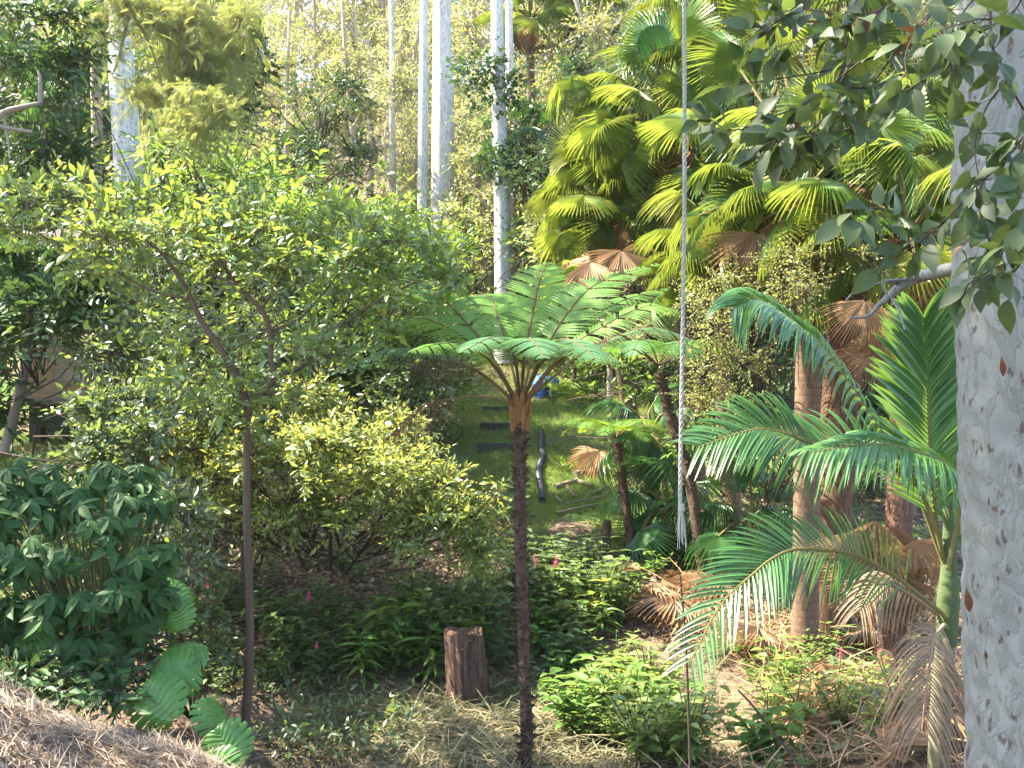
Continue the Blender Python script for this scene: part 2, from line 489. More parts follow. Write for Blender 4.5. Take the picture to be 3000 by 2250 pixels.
# ------------------------------------------------------------------ the ground
PY = [-60, 0, 4, 7, 9, 11.3, 12.5, 15, 20, 26, 30, 40, 60, 90, 200, 1000]
PZ = [-1.2, -1.8, -2.4, -3.1, -3.22, -3.27, -2.85, -2.05, -1.25, -0.40, 1.55, 5.0, 13.0, 24.0, 34.0, 34.0]
def sstep(a, b, x):
    t = np.clip((x - a) / (b - a), 0, 1)
    return t * t * (3 - 2 * t)
def ground(x, y):
    x, y = np.asarray(x, float), np.asarray(y, float)
    z = CZ + np.interp(y, PY, PZ)
    z = z + 1.25 * np.clip((-.42 - x) / 2.8, 0, 1.25) * sstep(9.0, 6.6, y) * sstep(2, 5, y)        # the strawed bank at the left
    z = z + .35 * sstep(1.6, 3.0, x) * sstep(14, 9, y) * sstep(4, 8, y)             # palms stand a little higher
    z = z - .28 * np.exp(-((x + 1.75) / .45) ** 2 - ((y - 9.35) / .35) ** 2)        # dark hollow by the sapling
    z = z + .05 * np.sin(x * 1.7 + 1) * np.cos(y * 1.3) + .03 * np.sin(x * 4.1 + y * 2.3) + .02 * np.sin(y * 6.1 - x * 3)
    far = sstep(30, 60, y)
    return z + far * (1.6 * np.sin(x * .07 + 1.2) + .8 * np.sin(x * .19 + y * .05))
def gz(x, y): return float(ground(x, y))
def hit(px, py):
    """where the sight line through a photo pixel meets the ground"""
    Y = np.linspace(4.0, 120, 6000)
    X = (px - 512) * Y / F
    Z = CZ + (384 - py) * Y / F
    k = np.argmax(Z < ground(X, Y))
    return np.array([X[k], Y[k], gz(X[k], Y[k])])

ys = np.concatenate([np.linspace(-60, 3, 22), np.linspace(3.2, 16, 150), np.linspace(16.2, 40, 90), np.linspace(41, 120, 60), np.linspace(130, 400, 20)])
xs = np.concatenate([np.linspace(-240, -45, 26), np.linspace(-40, -8, 50), np.linspace(-7.8, 7.8, 170), np.linspace(8, 40, 50), np.linspace(45, 240, 26)])
XX, YY = np.meshgrid(xs, ys)
V = np.stack([XX, YY, ground(XX, YY) + rng.normal(size=XX.shape) * .008 * (YY < 40)], -1).reshape(-1, 3)
i, j = np.meshgrid(np.arange(len(ys) - 1), np.arange(len(xs) - 1), indexing='ij')
a = i * len(xs) + j
g = G().add(V, np.stack([a, a + 1, a + len(xs) + 1, a + len(xs)], -1).reshape(-1, 4))
m, nt, b, out = base_mat('forest_soil')
soil = ramp(nt, noise(nt, (1, 1, 1), 9, 8, .75, .5), [(.035, .027, .02), (.11, .082, .06), (.21, .16, .118)], [.3, .5, .75])
turf = ramp(nt, noise(nt, (1, 1, 1), 14, 8, .7), [(.03, .055, .015), (.07, .13, .03), (.12, .15, .05)], [.3, .5, .75])
# lawn mask: a soft strip up the middle of the slope, by position
tc = nt.nodes.new('ShaderNodeTexCoord'); sp = nt.nodes.new('ShaderNodeSeparateXYZ')
nt.links.new(tc.outputs['Object'], sp.inputs[0])
yy = ramp(nt, math_n(nt, 'DIVIDE', sp.outputs[1], 40), [(0, 0, 0), (1, 1, 1), (1, 1, 1), (.2, .2, .2)], [.33, .38, .7, .85])
patch = ramp(nt, noise(nt, (1, 1, 1), .55, 4, .6), [(0, 0, 0), (1, 1, 1)], [.42, .58])
nt.links.new(mixc(nt, mixc(nt, 1.0, yy, patch, 'MULTIPLY'), soil, turf), b.inputs['Base Color'])
b.inputs['Roughness'].default_value = 1.0
b.inputs['Specular IOR Level'].default_value = .1
bump(nt, b, noise(nt, (1, 1, 1), 30, 8, .8), .9, .03)
tag(g.build('ground', m, smooth=True), kind='structure')

# trodden earth path at the lower right
pp = np.array([hit(735, 760), hit(722, 715), hit(712, 690), hit(690, 668), hit(650, 655), hit(615, 650)])
pc = cr(pp, 40)
pw = np.interp(np.linspace(0, 1, 40), [0, .5, 1], [.42, .34, .26])
nx = nrm(np.cross(np.gradient(pc, axis=0), [0, 0, 1]))
g = G()
rows = []
for c in np.linspace(-1, 1, 9):
    q = pc + nx * (pw * c * (1 + .15 * np.sin(np.arange(40) * .9 + c * 2)))[:, None]
    q[:, 2] = ground(q[:, 0], q[:, 1]) + .03 * (1 - abs(c) ** 3) - .012
    rows.append(q)
V = np.stack(rows, 1).reshape(-1, 3)
i, j = np.meshgrid(np.arange(39), np.arange(8), indexing='ij')
a = i * 9 + j
g.add(V, np.stack([a, a + 1, a + 10, a + 9], -1).reshape(-1, 4))
m = bark('path_earth', [(.05, .036, .025), (.115, .084, .06), (.19, .145, .105)], (1, 1, 1), 14, .8, .02, 1.0)
tag(g.build('path', m, smooth=True), kind='structure')
PATH = pc

# ------------------------------------------------------------------ litter, straw, grass (uncountable)
def scatter(n, x0, x1, y0, y1, keep=None):
    x, y = U(x0, x1, n), np.sqrt(U(y0 ** 2, y1 ** 2, n))
    k = np.ones(n, bool) if keep is None else keep(x, y)
    x, y = x[k], y[k]
    return np.stack([x, y, ground(x, y)], -1)

def flat_bits(g, pts, T, smin, smax, lift=.02, tilt=.25, dirbias=None, mi=0):
    n = len(pts)
    th = U(0, 6.283, n) if dirbias is None else rng.normal(dirbias, .6, n)
    D = np.stack([np.cos(th), np.sin(th), rng.normal(size=n) * tilt], -1)
    Nn = np.array([0, 0, 1.0]) + rng.normal(size=(n, 3)) * tilt
    p = pts + np.array([0, 0, 1]) * U(.004, lift, (n, 1))
    g.inst(T, p, frames(D, Nn, U(smin, smax, n)), mi)

BLADE = (np.array([[-.014, 0, 0], [.014, 0, 0], [.012, .5, .05], [-.012, .5, .05], [.005, 1, 0], [-.005, 1, 0]]), np.array([[0, 1, 2, 3], [3, 2, 4, 5]]))
g = G()
flat_bits(g, scatter(34000, -4.5, -.4, 3.2, 9.2, lambda x, y: (x < -.7 - .5 * (y - 5)/4 + U(-.5, .5, len(x)))), BLADE, .05, .20, .04, .22, 2.5)
flat_bits(g, scatter(9000, -4.5, -.8, 3.2, 9.0), leaf(2, .35, .2, .3), .02, .06, .04, .4)
flat_bits(g, scatter(5000, -6, 0, 12, 16), BLADE, .08, .25, .04)
tag(g.build('straw_mulch', M['straw']), 'dry brown straw strewn over the bank at the lower left', 'straw', kind='stuff')
g = G()
flat_bits(g, scatter(14000, -2.2, 2.2, 8.6, 12.2), BLADE, .06, .32, .07, .25)
flat_bits(g, scatter(2500, -1.0, 1.6, 8.8, 11.5), BLADE, .25, .6, .10, .2)
q = hit(469, 712); th = U(0, 6.28, 900); rr = U(.2, .5, 900)
q = np.stack([q[0] + rr * np.cos(th), q[1] + rr * np.sin(th), ground(q[0] + rr * np.cos(th), q[1] + rr * np.sin(th)) + .10 * np.clip(1 - (rr - .2) / .25, 0, 1)], -1)
flat_bits(g, q, BLADE, .08, .35, .08, .35)
tag(g.build('grass_clippings', M['clip']), 'heap of faded grass clippings around the stump', 'grass clippings', kind='stuff')
g = G()
LB = leaf(2, .5, .2, .3)
flat_bits(g, scatter(26000, -7, 6.5, 8.5, 19, lambda x, y: U(0, 1, len(x)) < np.where(y < 12, .5, 1) * np.where((y > 14.5) & (x > -.8) & (x < 2.2), .25, 1)), LB, .03, .10, .03, .45)
flat_bits(g, scatter(14000, -5, .2, 11.5, 16), LB, .04, .11, .04, .5)
flat_bits(g, scatter(6000, -12, 10, 19, 34), LB, .05, .14, .04, .5)
tag(g.build('leaf_litter', M['litter']), 'brown fallen leaves covering the forest floor', 'leaf litter', kind='stuff')
g = G()
GB = (np.array([[-.03, 0, 0], [.03, 0, 0], [.022, .55, .03], [-.022, .55, .03], [0, 1, -.05]]), np.array([[0, 1, 2], [0, 2, 3], [3, 2, 4]]))
def lawn(n, x0, x1, y0, y1, s0, s1, keep=None):
    p = scatter(n, x0, x1, y0, y1, keep)
    D = rng.normal(size=(len(p), 3)) * .55 + [0, 0, 1]
    g.inst(GB, p, frames(D, rdir(len(p)), U(s0, s1, len(p))))
lawn(60000, -.7, 3.2, 13.0, 20, .05, .13, lambda x, y: np.sin(x * 2.1 + y) + np.sin(y * 1.7 - x * 3) > -1.3 + .8 * (x > 1.8))
lawn(40000, -1.5, 3.2, 20, 29, .07, .15)
lawn(1200, -.9, .3, 19, 26, .08, .2)
lawn(26000, -11, -6, 15, 22, .06, .14)
lawn(12000, -6, 4, 22, 33, .1, .25)
tag(g.build('grass', M['grass']), 'short green grass on the slope behind the tree fern', 'grass', kind='stuff')

# ------------------------------------------------------------------ gums
def gum(name, label, px_pts, Y, w_px, mat, base_z=None, top=20.0, crown=None, lean=None, sides=28):
    """a smooth barked gum following photo points at distance Y, its head above the frame"""
    pts = [P(x, y, Y) for x, y in px_pts]
    d = (pts[-1] - pts[0]); d = d / d[2]
    b = pts[0].copy()
    gb = gz(b[0], b[1]) - .1
    base = b - d * (b[2] - gb)
    tp = pts[-1] + (d * .5 + np.array([0, 0, .5])) * (top - pts[-1][2])
    r = np.array(w_px) * Y / F / 2
    root = thing(name, label, 'tree', base + [0, 0, .1])
    path = cr([base] + pts + [tp], 60 if sides < 40 else 300)
    g = G()
    tube(g, path, [r[0] * 1.3] + list(r) + [r[-1] * .8, r[-1] * .6], sides, rough=.035, freq=1.2)
    if sides > 40:
        v = g.V[0]; c = np.repeat(path, sides, 0); o = v - c; ph = v * 1.0
        w = .006 * np.sin(ph[:, 2] * 9 + 4 * np.sin(ph[:, 0] * 9) + ph[:, 1] * 7) + .004 * np.sin(ph[:, 2] * 23 + ph[:, 0] * 17 + 3 * np.sin(ph[:, 1] * 11)) + .003 * np.sin(ph[:, 2] * 47 + ph[:, 0] * 41)
        g.V[0] = c + o * (1 + w[:, None] / .32)
    tr = g.build('trunk', mat, root, True)
    gl, gb2 = G(), G()
    if crown:
        n, R, hz = crown
        cl = []
        for k in range(n):
            a = k * 2.4 + Y
            cl.append((tp + np.array([math.cos(a) * R * (.3 + .7 * (k % 3) / 2), math.sin(a) * R * (.3 + .7 * (k % 3) / 2), U(-.5, 1) * hz]), (R * .42, R * .42, R * .28)))
        clump_foliage(gl, gb2, cl, 60, 9, SLIM, .20, .9, up=.2, droop=.4, rad=.012, root=lambda c: tp + [0, 0, -hz * .6])
        gb2.build('limb', mat, root, True)
        gl.build('crown', M['leaf_olive'], root)
    return root, path

gnear, gp = gum('spotted_gum', 'massive grey gum at the right edge, pitted with flakes of bark', [(1040, 768), (1034, 500), (1022, 200), (1012, 0)], 5.0, (140, 138, 136), M['gum_near'], top=15, crown=(9, 4.0, 2.0), sides=64)
g = G()
L0 = np.array([2.30, 5.0, 8.4])
limb = cr([L0, (1.7, 4.7, 8.9), (.72, 4.5, 9.25), (-.5, 4.3, 9.9)], 20)
tube(g, limb, [.11, .08, .06, .03], 12, rough=.06)
g.build('limb', M['gum_near'], gnear, True)
# loose curls of rusty bark still hanging on the trunk
for px, py, l in ((1001, 366, .09), (966, 600, .12), (985, 655, .05)):
    g = G()
    c = P(px, py, 4.70)
    T = leaf(6, .30, .35, .5, .6)
    g.inst(T, [c + [0, 0, l * .5]], frames(np.array([[.15, -.1, -1.0]]), np.array([-.3, -1.0, .2]), l))
    tag(g.build('loose_bark', M['leaf_dead'], gnear))
# the pale limb leaving the trunk to the left
g = G()
pl = [P(x, y, 5.6) for x, y in ((960, 268), (925, 275), (905, 284), (890, 296), (878, 306))]
pl[0] = P(985, 262, 5.2)
tube(g, cr(pl, 14), [.035, .03, .022, .012], 9, rough=.1)
for a, bb in (((905, 284), (872, 285)), ((872, 285), (846, 300)), ((915, 279), (885, 281)), ((890, 296), (905, 330)), ((878, 306), (850, 318))):
    tube(g, cr([P(*a, 5.6), (P(*a, 5.6) + P(*bb, 5.5)) / 2 + rng.normal(size=3) * .02, P(*bb, 5.45)], 6), [.012, .004], 5)
g.build('limb', M['gum_near'], gnear, True)

gum('pale_gum', 'pale gum behind the left shrub, half veiled by feathery wattle', [(131, 205), (126, 130), (121, 60), (119, 0)], 22, (29, 27, 25), M['gum_far'], top=24, crown=(10, 4.5, 2.5))
gum('slender_gum', 'slender white gum, thinner of the close pair above the shrub', [(422, 320), (422.5, 200), (423.5, 90), (424, 0)], 30, (11, 10.5, 10), M['gum_far'], top=26, crown=(5, 3.0, 2.0))
gum('smooth_gum', 'tall smooth white gum, thicker of the close pair above the shrub', [(441, 322), (442.5, 200), (443, 90), (442, 0)], 30.5, (25, 23.5, 22), M['gum_far'], top=30, crown=(10, 5.0, 3.0))
vg, vp = gum('vine_gum', 'two toned gum right of the white pair, its top wrapped in vine', [(503, 285), (502, 200), (499, 110), (497, 0)], 28, (17, 16, 15), M['gum_far'], top=24, crown=(6, 3.5, 2.0))
gl, gb = G(), G()
cl = [(P(px, py, 27.6), (.55, .5, .5), w) for px, py, w in ((502, 158, 1.2), (512, 168, 1), (494, 150, .7), (497, 70, .8), (505, 88, 1), (480, 60, .9), (470, 80, .7), (498, 100, .6), (512, 238, .5), (507, 228, .5))]
clump_foliage(gl, gb, cl, 45, 6, leaf(2, .7, .1, .1), .15, .45, up=.2, rad=.006)
gl.build('vine', M['leaf_dark'], vg)
gum('tan_gum', 'tan trunk standing close behind the vine wrapped gum', [(511, 285), (511, 200), (510, 100), (509, 0)], 29.5, (11, 10, 9), M['gum_tan'], top=22, crown=(4, 2.5, 1.5))

def forest_trunk(label, pts, Y, w, mat, forks=(), leaf_at=(), lm='leaf_pale'):
    b = P(*pts[0], Y); b[2] = min(b[2], gz(b[0], b[1]))
    root = thing('forest_tree', label, 'tree', (b[0], b[1], gz(b[0], b[1])), 'slim trees on the slope behind')
    g = G()
    tube(g, cr([b - [0, 0, .2]] + [P(x, y, Y) for x, y in pts], 40), [w[0] * 1.2 * Y / F / 2, w[0] * Y / F / 2, w[1] * Y / F / 2], 10, rough=.10, freq=2)
    for f in forks:
        tube(g, cr([P(x, y, Y) for x, y in f], 10), [w[1] * .7 * Y / F / 2, .008], 6, rough=.1)
    g.build('trunk', mat, root, True)
    if leaf_at:
        gl, gb = G(), G()
        clump_foliage(gl, gb, [(P(x, y, Y), (r * Y / F, r * Y / F, r * .7 * Y / F)) for x, y, r in leaf_at], 90, 8, LF2, .13, .6, rad=.006, droop=.2)
        gb.build('branch', mat, root)
        gl.build('crown', M[lm], root)
forest_trunk('crooked twin stemmed tree with thin pale stems left of the white gums', [(359, 215), (356, 190), (352, 120), (346, 60), (342, -10)], 33, (6, 4), M['hill_bark'], [((356, 160), (362, 90), (355, 20), (360, -20))], [(350, 60, 26), (362, 110, 18), (335, 20, 30)], 'leaf_olive')
forest_trunk('straight thin trunk with a forked foot left of the white gums', [(393, 190), (392, 120), (392, 60), (391, -15)], 34, (6, 5), M['gum_tan'], [((391, 185), (384, 150), (387, 120), (385, 90))], [(392, 80, 20), (380, 95, 22), (405, 92, 16)])
forest_trunk('thin dark stem behind the pale gum at the left', [(168, 190), (168, 160), (167, 120), (170, 60)], 26, (4, 3), M['hill_bark'], [((170, 105), (155, 140), (142, 152))])
forest_trunk('thin bare stem rising left of the twin stemmed tree', [(286, 165), (287, 120), (288, 60), (290, 10)], 34, (4, 3), M['hill_bark'], [((287, 110), (305, 90), (318, 80))], [(292, 50, 28), (312, 62, 22), (275, 70, 22)])
forest_trunk('crooked reddish sapling right of the tall smooth gum', [(477, 230), (474, 205), (480, 180), (473, 155)], 31, (5, 3), M['hill_bark'], [((476, 190), (468, 160), (466, 150))], [(474, 160, 16)], 'leaf_olive')
forest_trunk('two thin bare stems beside the tan gum', [(532, 250), (529, 215), (527, 190), (521, 165)], 31, (4, 3), M['hill_bark'], [((530, 230), (540, 200), (545, 150))], [(528, 170, 14)], 'leaf_olive')
forest_trunk('leaning grey trunk between hill foliage near the top left', [(370, 60), (362, 45), (355, 35), (345, 20)], 40, (6, 4), M['hill_bark'])
forest_trunk('pale forked tree above the fan palms at the top', [(620, 90), (602, 60), (586, 30), (572, -10)], 32, (5, 4), M['hill_bark'], [((602, 60), (612, 30), (640, 0))], [(590, 25, 26), (560, 55, 26), (625, 35, 24)], 'leaf_olive')

# ------------------------------------------------------------------ hill trees
def tree_proto(name, label, H, R, ncl, ntw, k, T, size, lm, bm, tl=.8, up=.5, droop=.2, low=.3, group=None, seed=1, cat='tree', tw=.012, trad=.16):
    root = thing(name, label, cat, (0, 0, 0), group)
    g = G()
    lean = rng.normal(size=2) * .05 * H
    path = cr([(0, 0, -.4), (lean[0] * .2, lean[1] * .2, H * .35), (lean[0] * .6, lean[1] * .6, H * .65), (lean[0], lean[1], H * .92)], 20)
    tube(g, path, [trad * 1.3, trad, trad * .7, trad * .3], 9, rough=.08)
    g.build('trunk', bm, root, True)
    gl, gb = G(), G()
    cl = []
    for i in range(ncl):
        z = low + (1 - low) * (i + .5) / ncl
        prof = math.sin(math.pi * min(1, .12 + .8 * (z - low) / (1 - low))) ** .7
        a = i * 2.39996 + seed
        q = R * prof * U(.35, .8)
        r = R * U(.26, .42)
        cl.append((np.array([math.cos(a) * q + lean[0] * z, math.sin(a) * q + lean[1] * z, z * H]), (r, r, r * .62)))
    clump_foliage(gl, gb, cl, ntw, k, T, size, tl, up, droop, rad=tw, root=lambda c: (lean[0] * .6, lean[1] * .6, max(.2 * H, c[2] - R * .5)))
    gb.build('branch', bm, root)
    gl.build('crown', M[lm], root)
    return root
FT = pinnate(13, .022, .22, .35, .5)
HG = 'trees massed on the sunlit hillside behind'
hp = [
    tree_proto('hill_tree', 'pale yellow green tree in the sunlit wood on the hill behind', 12, 3.6, 20, 60, 8, LF2, .20, 'leaf_pale', M['hill_bark'], seed=1, group=HG),
    tree_proto('hill_tree', 'olive leaved tree in the sunlit wood on the hill behind', 14, 3.4, 22, 60, 8, SLIM, .24, 'leaf_olive', M['hill_bark'], seed=2, droop=.4, group=HG),
    tree_proto('hill_tree', 'deep green tree in the wood on the hill behind', 11, 3.4, 20, 60, 8, LF2, .20, 'leaf_green', M['hill_bark'], seed=3, group=HG),
    tree_proto('hill_tree', 'feathery yellowish tree in the wood on the hill behind', 10, 3.2, 18, 50, 7, FT, .5, 'leaf_wattle', M['hill_bark'], seed=4, group=HG),
]
used = set()
def place(proto, x, y, s=1.0, rz=None, label=None, group=None, dz=0.0):
    k = proto.name
    rz = U(0, 6.28) if rz is None else rz
    if k in used: return dup(proto, (x, y, gz(x, y) + dz), rz, s, label, group)
    used.add(k)
    proto.location, proto.rotation_euler, proto.scale = (x, y, gz(x, y) + dz), (0, 0, rz), (s, s, s)
    if label: proto['label'] = label
    if group: proto['group'] = group
    return proto
for Y0, n, s0 in ((31.5, 11, .5), (36, 13, .62), (42, 10, .72), (49, 11, .85), (58, 12, 1.0), (69, 13, 1.1), (82, 13, 1.25), (97, 14, 1.3)):
    for i in range(n):
        f = (i + .5 + U(-.35, .35)) / n * 2 - 1
        x, y = f * .62 * Y0, Y0 + U(-3, 3)
        px = 512 + x * F / y
        if 405 < px < 440 and Y0 > 40: continue                     # the bright gap behind the white gums
        kind = rng.choice(4, p=[.42, .24, .2, .14])
        place(hp[kind], x, y, s0 * U(.8, 1.15))

HU = 'undergrowth shrubs on the hillside'
hs = tree_proto('hill_shrub', 'leafy shrub filling the hillside between the trunks', 3.2, 2.0, 12, 42, 8, LF2, .19, 'leaf_green', M['hill_bark'], low=.1, seed=9, group=HU, cat='shrub', trad=.05)
hs2 = tree_proto('hill_bush', 'pale leafy shrub filling the hillside between the trunks', 3.4, 2.0, 12, 42, 8, SLIM, .2, 'leaf_pale', M['hill_bark'], low=.1, seed=10, group=HU, cat='shrub', trad=.05)
for Y0, n in ((31, 9), (37, 10), (44, 11), (52, 12), (62, 12), (74, 12)):
    for i in range(n):
        y = Y0 + U(-2.5, 2.5)
        place((hs, hs2)[rng.integers(0, 2)], ((i + U(.1, .9)) / n * 2 - 1) * .58 * Y0, y, U(.7, 1.2) * (.8 + Y0 / 90))

# nearer trees and tall shrubs on the slope
gs = tree_proto('green_shrub', '', 4.2, 1.7, 16, 60, 8, LF3, .135, 'leaf_green', M['twig'], .55, low=.15, seed=5, cat='shrub', tw=.006, trad=.05)
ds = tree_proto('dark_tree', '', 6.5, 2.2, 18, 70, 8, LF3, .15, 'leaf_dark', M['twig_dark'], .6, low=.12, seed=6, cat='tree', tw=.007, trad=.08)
ms = tree_proto('shade_shrub', '', 3.6, 1.7, 14, 60, 8, LF3, .12, 'leaf_shade', M['twig_dark'], .5, low=.08, seed=7, cat='shrub', tw=.006, trad=.05)
os_ = tree_proto('olive_tree', '', 7.0, 2.2, 18, 60, 8, LF2, .12, 'leaf_olive', M['hill_bark'], .6, low=.2, seed=8, cat='tree', tw=.006, trad=.07)
def at(proto, px, top, Y, label, H, group=None, sx=1.0):
    """a copy whose top reaches photo row top"""
    x = (px - 512) * Y / F
    z = gz(x, Y)
    s = (CZ + (384 - top) * Y / F - z) / H
    return place(proto, x, Y, max(.25, s) * sx, None, label, group)
at(gs, 196, 140, 19, 'bright green shrub under the lit wattle spray', 4.2)
at(gs, 240, 128, 21, 'tall bright green shrub left of the crooked forest trees', 4.2)
at(gs, 300, 176, 20, 'bright green shrub right of the pale left gum', 4.2)
at(gs, 352, 195, 22.5, 'bushy green shrub in front of the twin stemmed tree', 4.2)
at(gs, 385, 188, 22, 'bright green shrub at the foot of the slender white gum', 4.2)
at(gs, 425, 232, 21, 'low green shrub below the two white gums', 4.2)
at(ms, 215, 205, 16, 'dull green shrub behind the branching tree canopy', 3.6)
at(os_, 610, 150, 24, 'grey green tree to the right of the vine wrapped gum', 7)
at(os_, 565, 20, 34, 'tall olive tree reaching the top beside the fan palms', 7)
at(os_, 600, 30, 29, 'olive tree high behind the left fan palms', 7)
at(os_, 468, 130, 38, 'olive tree seen between the smooth and vine wrapped gums', 7)
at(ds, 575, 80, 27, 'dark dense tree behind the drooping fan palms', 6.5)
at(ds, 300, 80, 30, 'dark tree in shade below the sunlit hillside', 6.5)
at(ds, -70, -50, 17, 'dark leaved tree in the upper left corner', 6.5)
at(ds, -170, 10, 19.5, 'unseen dark tree added left of the house to shade the lawn', 6.5)  # added out of view so its shade darkens the left lawn
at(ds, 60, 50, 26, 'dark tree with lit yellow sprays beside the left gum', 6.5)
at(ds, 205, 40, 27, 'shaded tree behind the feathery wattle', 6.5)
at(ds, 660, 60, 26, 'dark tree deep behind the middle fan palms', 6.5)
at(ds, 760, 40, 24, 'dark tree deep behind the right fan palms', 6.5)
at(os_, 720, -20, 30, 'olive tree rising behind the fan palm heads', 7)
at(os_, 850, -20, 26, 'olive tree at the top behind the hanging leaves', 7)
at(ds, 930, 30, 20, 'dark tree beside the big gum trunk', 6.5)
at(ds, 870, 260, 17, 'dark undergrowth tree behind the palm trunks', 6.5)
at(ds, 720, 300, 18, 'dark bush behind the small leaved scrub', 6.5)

# unseen trees added at the left, crowns shaped to shade gully and gum
def added_shade_tree(label, base, clumps, ntw):
    root = thing('added_shade_tree', label, 'tree', (base[0], base[1], gz(*base)))
    o = ORG[root.name]
    top = np.mean([c[0] for c in clumps], axis=0) - [0, 0, 1.5]
    g = G()
    tube(g, cr([o - [0, 0, .3], o + (top - o) * .5 + [-.4, .2, 0], top], 24), [.3, .24, .16], 14, rough=.08)
    for c in clumps: tube(g, cr([top - (top - o) * .15, (top + c[0]) / 2 + [0, 0, -.3], c[0]], 10), [.12, .03], 7, rough=.1)
    g.build('trunk', M['hill_bark'], root, True)
    gl, gb = G(), G()
    clump_foliage(gl, gb, clumps, ntw, 9, LF3, .16, .8, rad=.01)
    gb.build('branch', M['hill_bark'], root)
    gl.build('crown', M['leaf_green'], root)
ck = lambda x, y, z, r, w=1: (np.array([x, y + 2.2, z - .6], float), (r, r, r * .55), w)
added_shade_tree('unseen spreading tree added left of the gully to shade it', (-10.5, 10.0), [ck(-8.6, 8.6, 10, 1.0), ck(-7.4, 9.0, 10.2, .9), ck(-6.2, 8.6, 9.8, .8), ck(-7.0, 7.4, 10.4, .9), ck(-8.4, 7.2, 10.6, .9), ck(-9.4, 9.2, 10.4, .9), ck(-9.4, 6.4, 12, 1.1), ck(-8.2, 5.2, 11.6, 1.1, .5), ck(-9.0, 4.2, 11.6, 1.1, .5), ck(-6.2, 8.0, 12.4, .6, .8), ck(-5.0, 8.4, 12.6, .6, .8), ck(-7.4, 8.4, 13.0, .7, .8), ck(-4.8, 7.4, 11.6, .5)], 46)
added_shade_tree('unseen tall tree added at the left to shade the big gum', (-8.0, 4.5), [ck(-3.6, 3.8, 12.8, 1.3, 1.8), ck(-3.2, 4.2, 11.6, .9, 1.3), ck(-4.6, 4.8, 14.6, 1.2), ck(-4.6, 2.2, 14, 1.3), ck(-3.2, 5.2, 14.6, 1.0), ck(-5.4, 3.2, 15, 1.3), ck(-2.6, 3.2, 12, 1.0, 1.6), ck(-3.4, 6.4, 14.2, .8, .6), ck(-6.0, 1.6, 13.4, 1.2)], 75)

# dead forked branch at the upper left
g = G()
for pts, r in (([(-12, 125), (5, 112), (22, 107), (40, 103)], .05), ([(5, 112), (-4, 124), (14, 129), (32, 132)], .04), ([(40, 103), (40, 80), (38, 70)], .03), ([(4, 118), (8, 140), (10, 158)], .02)):
    tube(g, cr([P(x, y, 13.5) for x, y in pts], 10), [r, r * .5], 7, rough=.12)
tag(g.build('dead_branch', M['weathered'], None, True), 'bare whitened forked branch at the upper left edge', 'branch')

# wattle with feathery hanging sprays
wr = thing('wattle', 'feathery yellow green wattle drooping across the pale left gum', 'tree', (P(80, 0, 19)[0], 19, gz(P(80, 0, 19)[0], 19)))
g = G()
b0 = ORG[wr.name]
tube(g, cr([b0 - [0, 0, .2], b0 + [.3, 0, 4], P(95, -60, 18.5), P(120, -90, 18)], 20), [.12, .09, .05], 9, rough=.06)
for pts in ([(100, -50), (130, 10), (150, 45), (165, 95)], [(110, -60), (160, 5), (172, 90), (178, 110)], [(120, -80), (180, -20), (215, 40)], [(95, -40), (105, 40), (100, 80)], [(130, 10), (118, 60), (112, 75)], [(150, 20), (185, 60), (200, 100)]):
    tube(g, cr([P(x, y, 17.6) for x, y in pts], 12), [.035, .01], 6, rough=.1)
g.build('trunk', M['hill_bark'], wr, True)
gl, gb = G(), G()
cl = [(P(x, y, 17.4 + d), (r * 17.4 / F, .5, r * .7 * 17.4 / F)) for x, y, r, d in ((108, -12, 22, 0), (172, 30, 32, .3), (185, 25, 34, 0), (205, 60, 28, .2), (180, 70, 26, .4), (95, 20, 14, -.2), (200, 5, 34, 0), (130, 5, 30, 0), (160, 10, 34, .2), (150, 95, 16, .4), (215, 30, 22, .6), (225, 55, 22, .5), (212, 85, 20, .3), (240, 15, 24, .5))]
clump_foliage(gl, gb, cl, 44, 8, FT, .26, .75, up=.5, droop=.6, rad=.004, shell=.2)
gb.build('branch', M['hill_bark'], wr)
gl.build('foliage', M['leaf_wattle'], wr)
gl, gb = G(), G()
clump_foliage(gl, gb, [(P(x, y, 16.6), (r * 16.6 / F, .4, r * .6 * 16.6 / F)) for x, y, r in ((186, 88, 12), (206, 104, 10), (174, 116, 9), (198, 126, 8), (224, 108, 9), (212, 88, 9), (190, 106, 8))], 26, 8, FT, .20, .5, up=.5, droop=.9, rad=.004)
gl.build('spray', M['leaf_pale'], wr)  # sun on this spray painted in with paler leaves than the rest

# ------------------------------------------------------------------ fan palms
FANS = [G().add(*fan(60, 310, .44, .30, 2.4, fold=.05, seed=1)).mesh('fan_blade', M['palm']),
        G().add(*fan(60, 300, .40, .50, 3.0, fold=.05, seed=2)).mesh('fan_blade', M['palm']),
        G().add(*fan(56, 310, .48, .20, 2.0, fold=.05, seed=3)).mesh('fan_blade', M['palm'])]
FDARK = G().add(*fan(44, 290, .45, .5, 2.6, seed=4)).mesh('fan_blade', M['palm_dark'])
FDEAD = [G().add(*fan(34, 150, .5, .5, 2.0, seed=5, crumple=.06)).mesh('dead_blade', M['palm_dead']),
         G().add(*fan(34, 110, .55, .7, 2.0, seed=6, crumple=.09)).mesh('dead_blade', M['palm_dead']),
         G().add(*fan(36, 220, .5, .3, 1.6, seed=7, crumple=.05)).mesh('dead_blade', M['palm_dead'])]
PET = G()
tube(PET, [(0, -1, 0), (0, -.5, .06), (0, .02, 0)], [.028, .018, .012], 5)
PETM = PET.mesh('petiole', M['petiole'])

